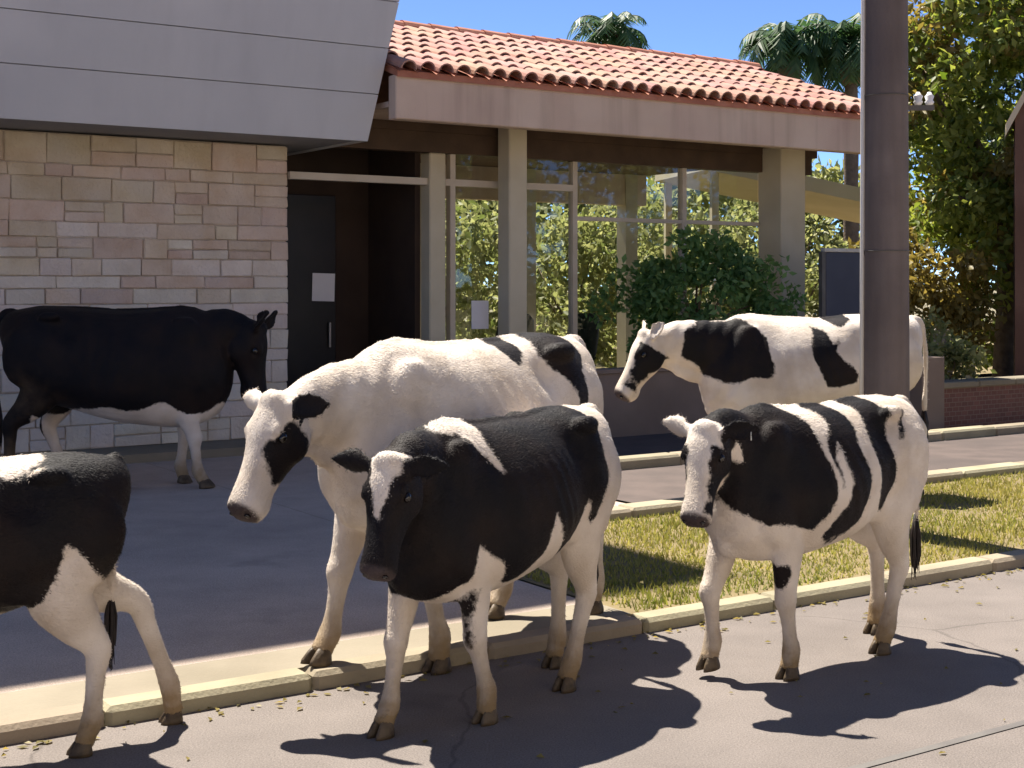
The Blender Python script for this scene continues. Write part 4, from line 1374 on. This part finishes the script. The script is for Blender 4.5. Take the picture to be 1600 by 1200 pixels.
    body.polygons.foreach_set('use_smooth', [True] * len(body.polygons))
    body.materials.clear(); body.materials.append(M['cow'])
    body.update()
    Z = Z.copy()
    root = empty('cow', loc, math.atan2(heading[1], heading[0]))
    tag(root, label, 'cow', group)
    body.name = 'body'
    bo = bpy.data.objects.new('body', body); COL.objects.link(bo); bo.parent = root
    # eyes
    for s in (-1, 1):
        e = MB().ell((0, 0, 0), (.024, .017, .020), 12, hrot).build('eye', M['eye'], root, True)
        e.location = hp(.150, s * .109, .036) * k; e.scale = (k * hs,) * 3
        e = MB().ell((0, 0, 0), (.010, .013, .016), 10, hrot @ Matrix.Rotation(R(s * 25), 3, 'X')).build('nostril', M['eye'], root, True)
        e.location = hp(.502, s * .050, .012) * k; e.scale = (k * hs,) * 3
    # cloven hooves
    for c, d, kn in feet:
        h = MB()
        tilt = max(-1.2, min(1.2, math.atan2(d.x, -d.z) - 0.45))
        rm = Matrix.Rotation(-tilt if c.z > .06 else 0, 3, 'Y')
        for s in (-1, 1):
            rr = []
            for zz, x0, x1, w, off in ((-.048, -.045, .070, .030, .031), (-.03, -.045, .066, .030, .031), (.005, -.040, .040, .026, .027), (.030, -.034, .018, .02, .021)):
                pr = []
                for j in range(12):
                    a = 2 * math.pi * j / 12
                    px = (x0 + x1) / 2 + (x1 - x0) / 2 * math.cos(a)
                    tp = 1 - .35 * max(0, math.cos(a))
                    pr.append(rm @ Vector((px, s * off + w * math.sin(a) * tp - s * .004 * math.cos(a), zz)))
                rr.append(pr)
            h.loft(rr)
        ho = h.build('hoof', M['hoof'], root, True)
        ho.location = (c + Vector((.006, 0, 0.004))) * k; ho.scale = (k,) * 3
    # short coat hairs, each one coloured like the skin it grows from
    if hair:
        hr = np.random.RandomState(seed + 70)
        idx = hr.randint(0, n, hair)
        body.update()
        nn_ = np.zeros(n * 3); body.vertices.foreach_get('normal', nn_); nn_ = nn_.reshape(-1, 3)
        root_p = co[idx] + hr.randn(hair, 3) * .006
        nv = nn_[idx]
        root_p -= nv * np.sum((root_p - co[idx]) * nv, axis=1)[:, None]
        fl = np.tile(np.array([-1.0, 0, -.55]), (hair, 1)) + hr.randn(hair, 3) * .35
        fl -= nv * np.sum(fl * nv, axis=1)[:, None]
        fl /= np.linalg.norm(fl, axis=1)[:, None] + 1e-9
        hl_ = (.008 + .008 * hr.rand(hair)) * np.where(ishead[idx] | (Z[idx] < .60) | (np.abs(Hl[idx]) > .11) & (Hd[idx] > -.15), .5, 1.0)
        dr = fl * .93 + nv * (.12 + .20 * hr.rand(hair))[:, None]
        wd_ = np.cross(nv, fl) * (.0011 + .0008 * hr.rand(hair))[:, None]
        hv = np.zeros((hair, 3, 3)); hv[:, 0] = root_p - wd_; hv[:, 1] = root_p + wd_; hv[:, 2] = root_p + dr * hl_[:, None]
        hm = bpy.data.meshes.new('hair')
        hm.vertices.add(hair * 3); hm.vertices.foreach_set('co', hv.ravel())
        hm.loops.add(hair * 3); hm.loops.foreach_set('vertex_index', np.arange(hair * 3))
        hm.polygons.add(hair); hm.polygons.foreach_set('loop_start', np.arange(hair) * 3); hm.polygons.foreach_set('loop_total', np.full(hair, 3))
        hm.update()
        for nm_, arr in (('patch', f), ('skin', skin), ('pink', pink), ('dirt', dirt_f)):
            at = hm.attributes.new(nm_, 'FLOAT', 'POINT'); at.data.foreach_set('value', np.repeat(np.asarray(arr, dtype=np.float32)[idx], 3))
        hm.materials.append(M['cow'])
        hob = bpy.data.objects.new('hair', hm); COL.objects.link(hob); hob.parent = root; hob['kind'] = 'stuff'
    if ear_tag:
        tb, td, tn = ear_tips[1]
        q_ = tb + td * .14 * hs
        o_ = Vector((td.x, td.y, 0)).normalized(); w_ = o_.cross(Vector((0, 0, 1)))
        pr = [(-.006, 0), (.006, 0), (.017, -.018), (.018, -.050), (.012, -.056), (-.012, -.056), (-.018, -.050), (-.017, -.018)]
        g = MB(); g.loft([[q_ + w_ * a_ + Vector((0, 0, b_)) + o_ * d_ for a_, b_ in pr] for d_ in (.030, .034)])
        eo = g.build('ear_tag', M['tag'], root); eo.scale = (k,) * 3
    # tail switch
    tf = MB()
    b0 = Vector(tl[-1])
    for i in range(34):
        a = rng.uniform(0, 2 * math.pi); rr = rng.uniform(.004, .016); le = rng.uniform(.20, .36)
        o = Vector((math.cos(a), math.sin(a), 0))
        tf.tube([b0 + o * rr * .4 + Vector((0, 0, .05)), b0 + o * rr * 1.9 + Vector((0, 0, -.08)), b0 + o * rr * 2.0 + Vector((rng.uniform(-.012, .012), rng.uniform(-.012, .012), -.2)), b0 + o * rr * 1.0 + Vector((rng.uniform(-.02, .02), rng.uniform(-.02, .02), -le))], [.004, .0065, .006, .0015], 5)
    to = tf.build('tail_switch', M[tuft], root, True); to.scale = (k,) * 3
    return root


def hdg(deg):
    """deg away from image-left, turning towards the camera"""
    a = R(deg)
    return (-math.cos(a), -math.sin(a))


# white cow with the lowered head
build_cow('big white cow with lowered head and round black eye patch, behind the black calf', (-0.19, 7.02, 0), hdg(50), 1.55,
          (1.17, .02, 1.20), 62, 0, {'FL': (-12, -4, 0, 0), 'FR': (16, 0, 0, 0), 'HL': (-14, 8, 0, 0), 'HR': (15, 0, 0, 0)},
          [(1, 'ell', (-.10, 1.45, .08, .12)), (1, 'poly', [(-.24, 1.6), (-.62, 1.6), (-.62, 1.34), (-.55, 1.27), (-.52, 1.12), (-.44, 1.10), (-.39, 1.26), (-.30, 1.35)])],
          [(1, 'ell', (.20, -.035, .135, .105, -.25), 'left'), (1, 'ell', (.18, -.02, .12, .08, -.2), 'right')],
          L=.95, girth=1.04, udder=True, tail=.05, ear_black=(1, 0), seed=1, hair=150000, tail_black=False, head_scale=.92)
# black calf in front
build_cow('black calf facing us with white legs and pale triangle on its forehead', (-.02, 6.16, 0), hdg(54), 1.25,
          (1.02, .13, 1.30), 70, 12, {'FL': (-13, -6, 0, 0), 'FR': (15, 0, 0, .02), 'HL': (16, 0, 0, 0), 'HR': (-8, 6, 0, 0)},
          [(1, 'poly', [(1.4, 1.8), (-.36, 1.8), (-.50, 1.45), (-.52, 1.15), (-.45, .90), (-.38, .86), (-.31, .98), (-.22, .80), (-.07, .72), (.07, .97), (.16, .78), (.38, .68), (.50, .80), (.55, .90), (.63, .74), (.8, .60), (1.4, .5)]),
           (-1, 'poly', [(.80, 1.6), (.50, 1.6), (.37, 1.20), (.40, 1.19), (.60, 1.40), (.80, 1.46)], 'left'), (1, 'ell', (.58, .50, .03, .16), 'left')],
          [(1, 'all', None), (-1, 'blaze', [(-.06, -.085), (-.06, .085), (.02, .08), (.265, .008), (.265, -.008), (.02, -.08)])],
          L=.95, girth=1.06, udder=False, tail=-.04, ears=((1.0, -.1, .10), (1.0, -.1, .10)), seed=2, hair=150000, tail_black=True, head_scale=.98)
# patched calf on the right
build_cow('black-and-white banded calf with white face, walking beside the grass kerb', (1.50, 6.83, 0), hdg(40), 1.25,
          (1.00, .06, 1.34), 66, 20, {'FL': (-9, 0, 0, 0), 'FR': (22, -24, .05, 0), 'HL': (13, 0, 0, 0), 'HR': (-13, 6, 0, 0)},
          [(1, 'poly', [(1.2, 1.50), (.52, 1.52), (.36, 1.36), (.31, 1.10), (.34, .88), (.42, .80), (.55, .86), (.75, .84), (.92, .95), (1.05, 1.1), (1.25, 1.2)]),
           (1, 'poly', [(.30, 1.7), (.12, 1.7), (.02, 1.40), (.0, 1.10), (.03, .86), (.16, .76), (.27, .70), (.36, .72), (.30, .82), (.20, .90), (.18, 1.2), (.24, 1.42)]),
           (1, 'poly', [(-.08, 1.7), (-.30, 1.7), (-.33, 1.3), (-.30, 1.0), (-.22, .84), (-.13, .95), (-.12, 1.3)]),
           (1, 'ell', (-.42, 1.30, .025, .07)), (1, 'ell', (.60, .56, .05, .07)), (1, 'ell', (.22, 1.3, .03, .25, .2))],
          [(1, 'cheek', (.10, .455, .064)), (1, 'ell', (.02, -.03, .11, .09), 'left')],
          L=.95, girth=1.0, udder=False, tail=.05, ears=((1.0, -.5, -.2), (1.0, -.5, -.2)), ear_black=(1, 0), ear_tag=True, seed=3, hair=150000, dirt=1.0, head_scale=.95)
# far cow on the right
build_cow('white cow with black neck and flank patches behind the concrete pole', (2.55, 11.75, 0), hdg(10), 1.56,
          (1.33, .02, 1.27), 60, 4, {'FL': (14, 0, 0, 0), 'FR': (-14, -6, 0, 0), 'HL': (-12, 4, 0, 0), 'HR': (14, 0, 0, 0)},
          [(1, 'poly', [(1.12, 1.32), (.95, 1.44), (.68, 1.42), (.50, 1.30), (.46, 1.10), (.52, .98), (.74, .93), (.95, 1.0), (1.1, 1.15)]),
           (1, 'poly', [(.16, 1.36), (.04, 1.36), (-.06, 1.18), (-.18, 1.0), (-.16, .92), (.08, .92), (.14, 1.1)]),
           (1, 'ell', (-.12, 1.45, .10, .09)), (1, 'ell', (-.02, 1.22, .03, .07, .6))],
          [(1, 'cheek', (.07, .42, .066))], girth=1.04, udder=True, tail=.0, ears=((.7, -.9, .05), (.7, -.9, .05)), ear_black=(0, 0), seed=4, hair=60000)
# black cow in the shade by the stone wall
build_cow('black cow standing in shade by the stone wall, head hanging low to the right', (-3.50, 12.30, 0), (1.0, .02), 1.62,
          (1.08, .0, 1.27), 84, 0, {'FL': (-6, 0, 0, 0), 'FR': (8, 0, 0, 0), 'HL': (14, 0, 0, 0), 'HR': (-8, 0, 0, 0)},
          [(1, 'poly', [(2, 2), (-2, 2), (-2, .1), (-.58, .1), (-.56, .64), (-.42, .58), (-.2, .70), (.2, .66), (.45, .72), (.62, .64), (.9, .68), (2, .6)])],
          [(1, 'all', None)], girth=1.22, udder=False, tail=.03, ears=((.55, -.9, .55), (.55, -.9, .55)), seed=5, hair=50000, tail_black=True, head_scale=1.12)
# cropped calf at the lower left
build_cow('dark calf with white hind legs walking out of the picture at left', (-2.11, 5.32, 0), hdg(28), 1.15,
          (1.42, .0, 1.45), 45, 0, {'FL': (-10, 0, 0, 0), 'FR': (12, 0, 0, 0), 'HL': (1, -2, 0, 0), 'HR': (-36, 2, 0.0, 0)},
          [(1, 'poly', [(1.4, 2), (-.3, 1.8), (-2, 1.8), (-2, 1.02), (-.74, .90), (-.66, .84), (-.58, .98), (-.50, 1.02), (-.42, .86), (-.30, .74), (.0, .68), (.4, .68), (1.4, .6)]),
           (-1, 'poly', [(-.50, 1.8), (.6, 1.8), (.6, 1.33), (.1, 1.33), (-.25, 1.37), (-.42, 1.43)])],
          [(1, 'all', None)], L=.98, girth=1.04, udder=False, tail=-.10, tail_in=.11, seed=6, hair=100000, tail_black=False)
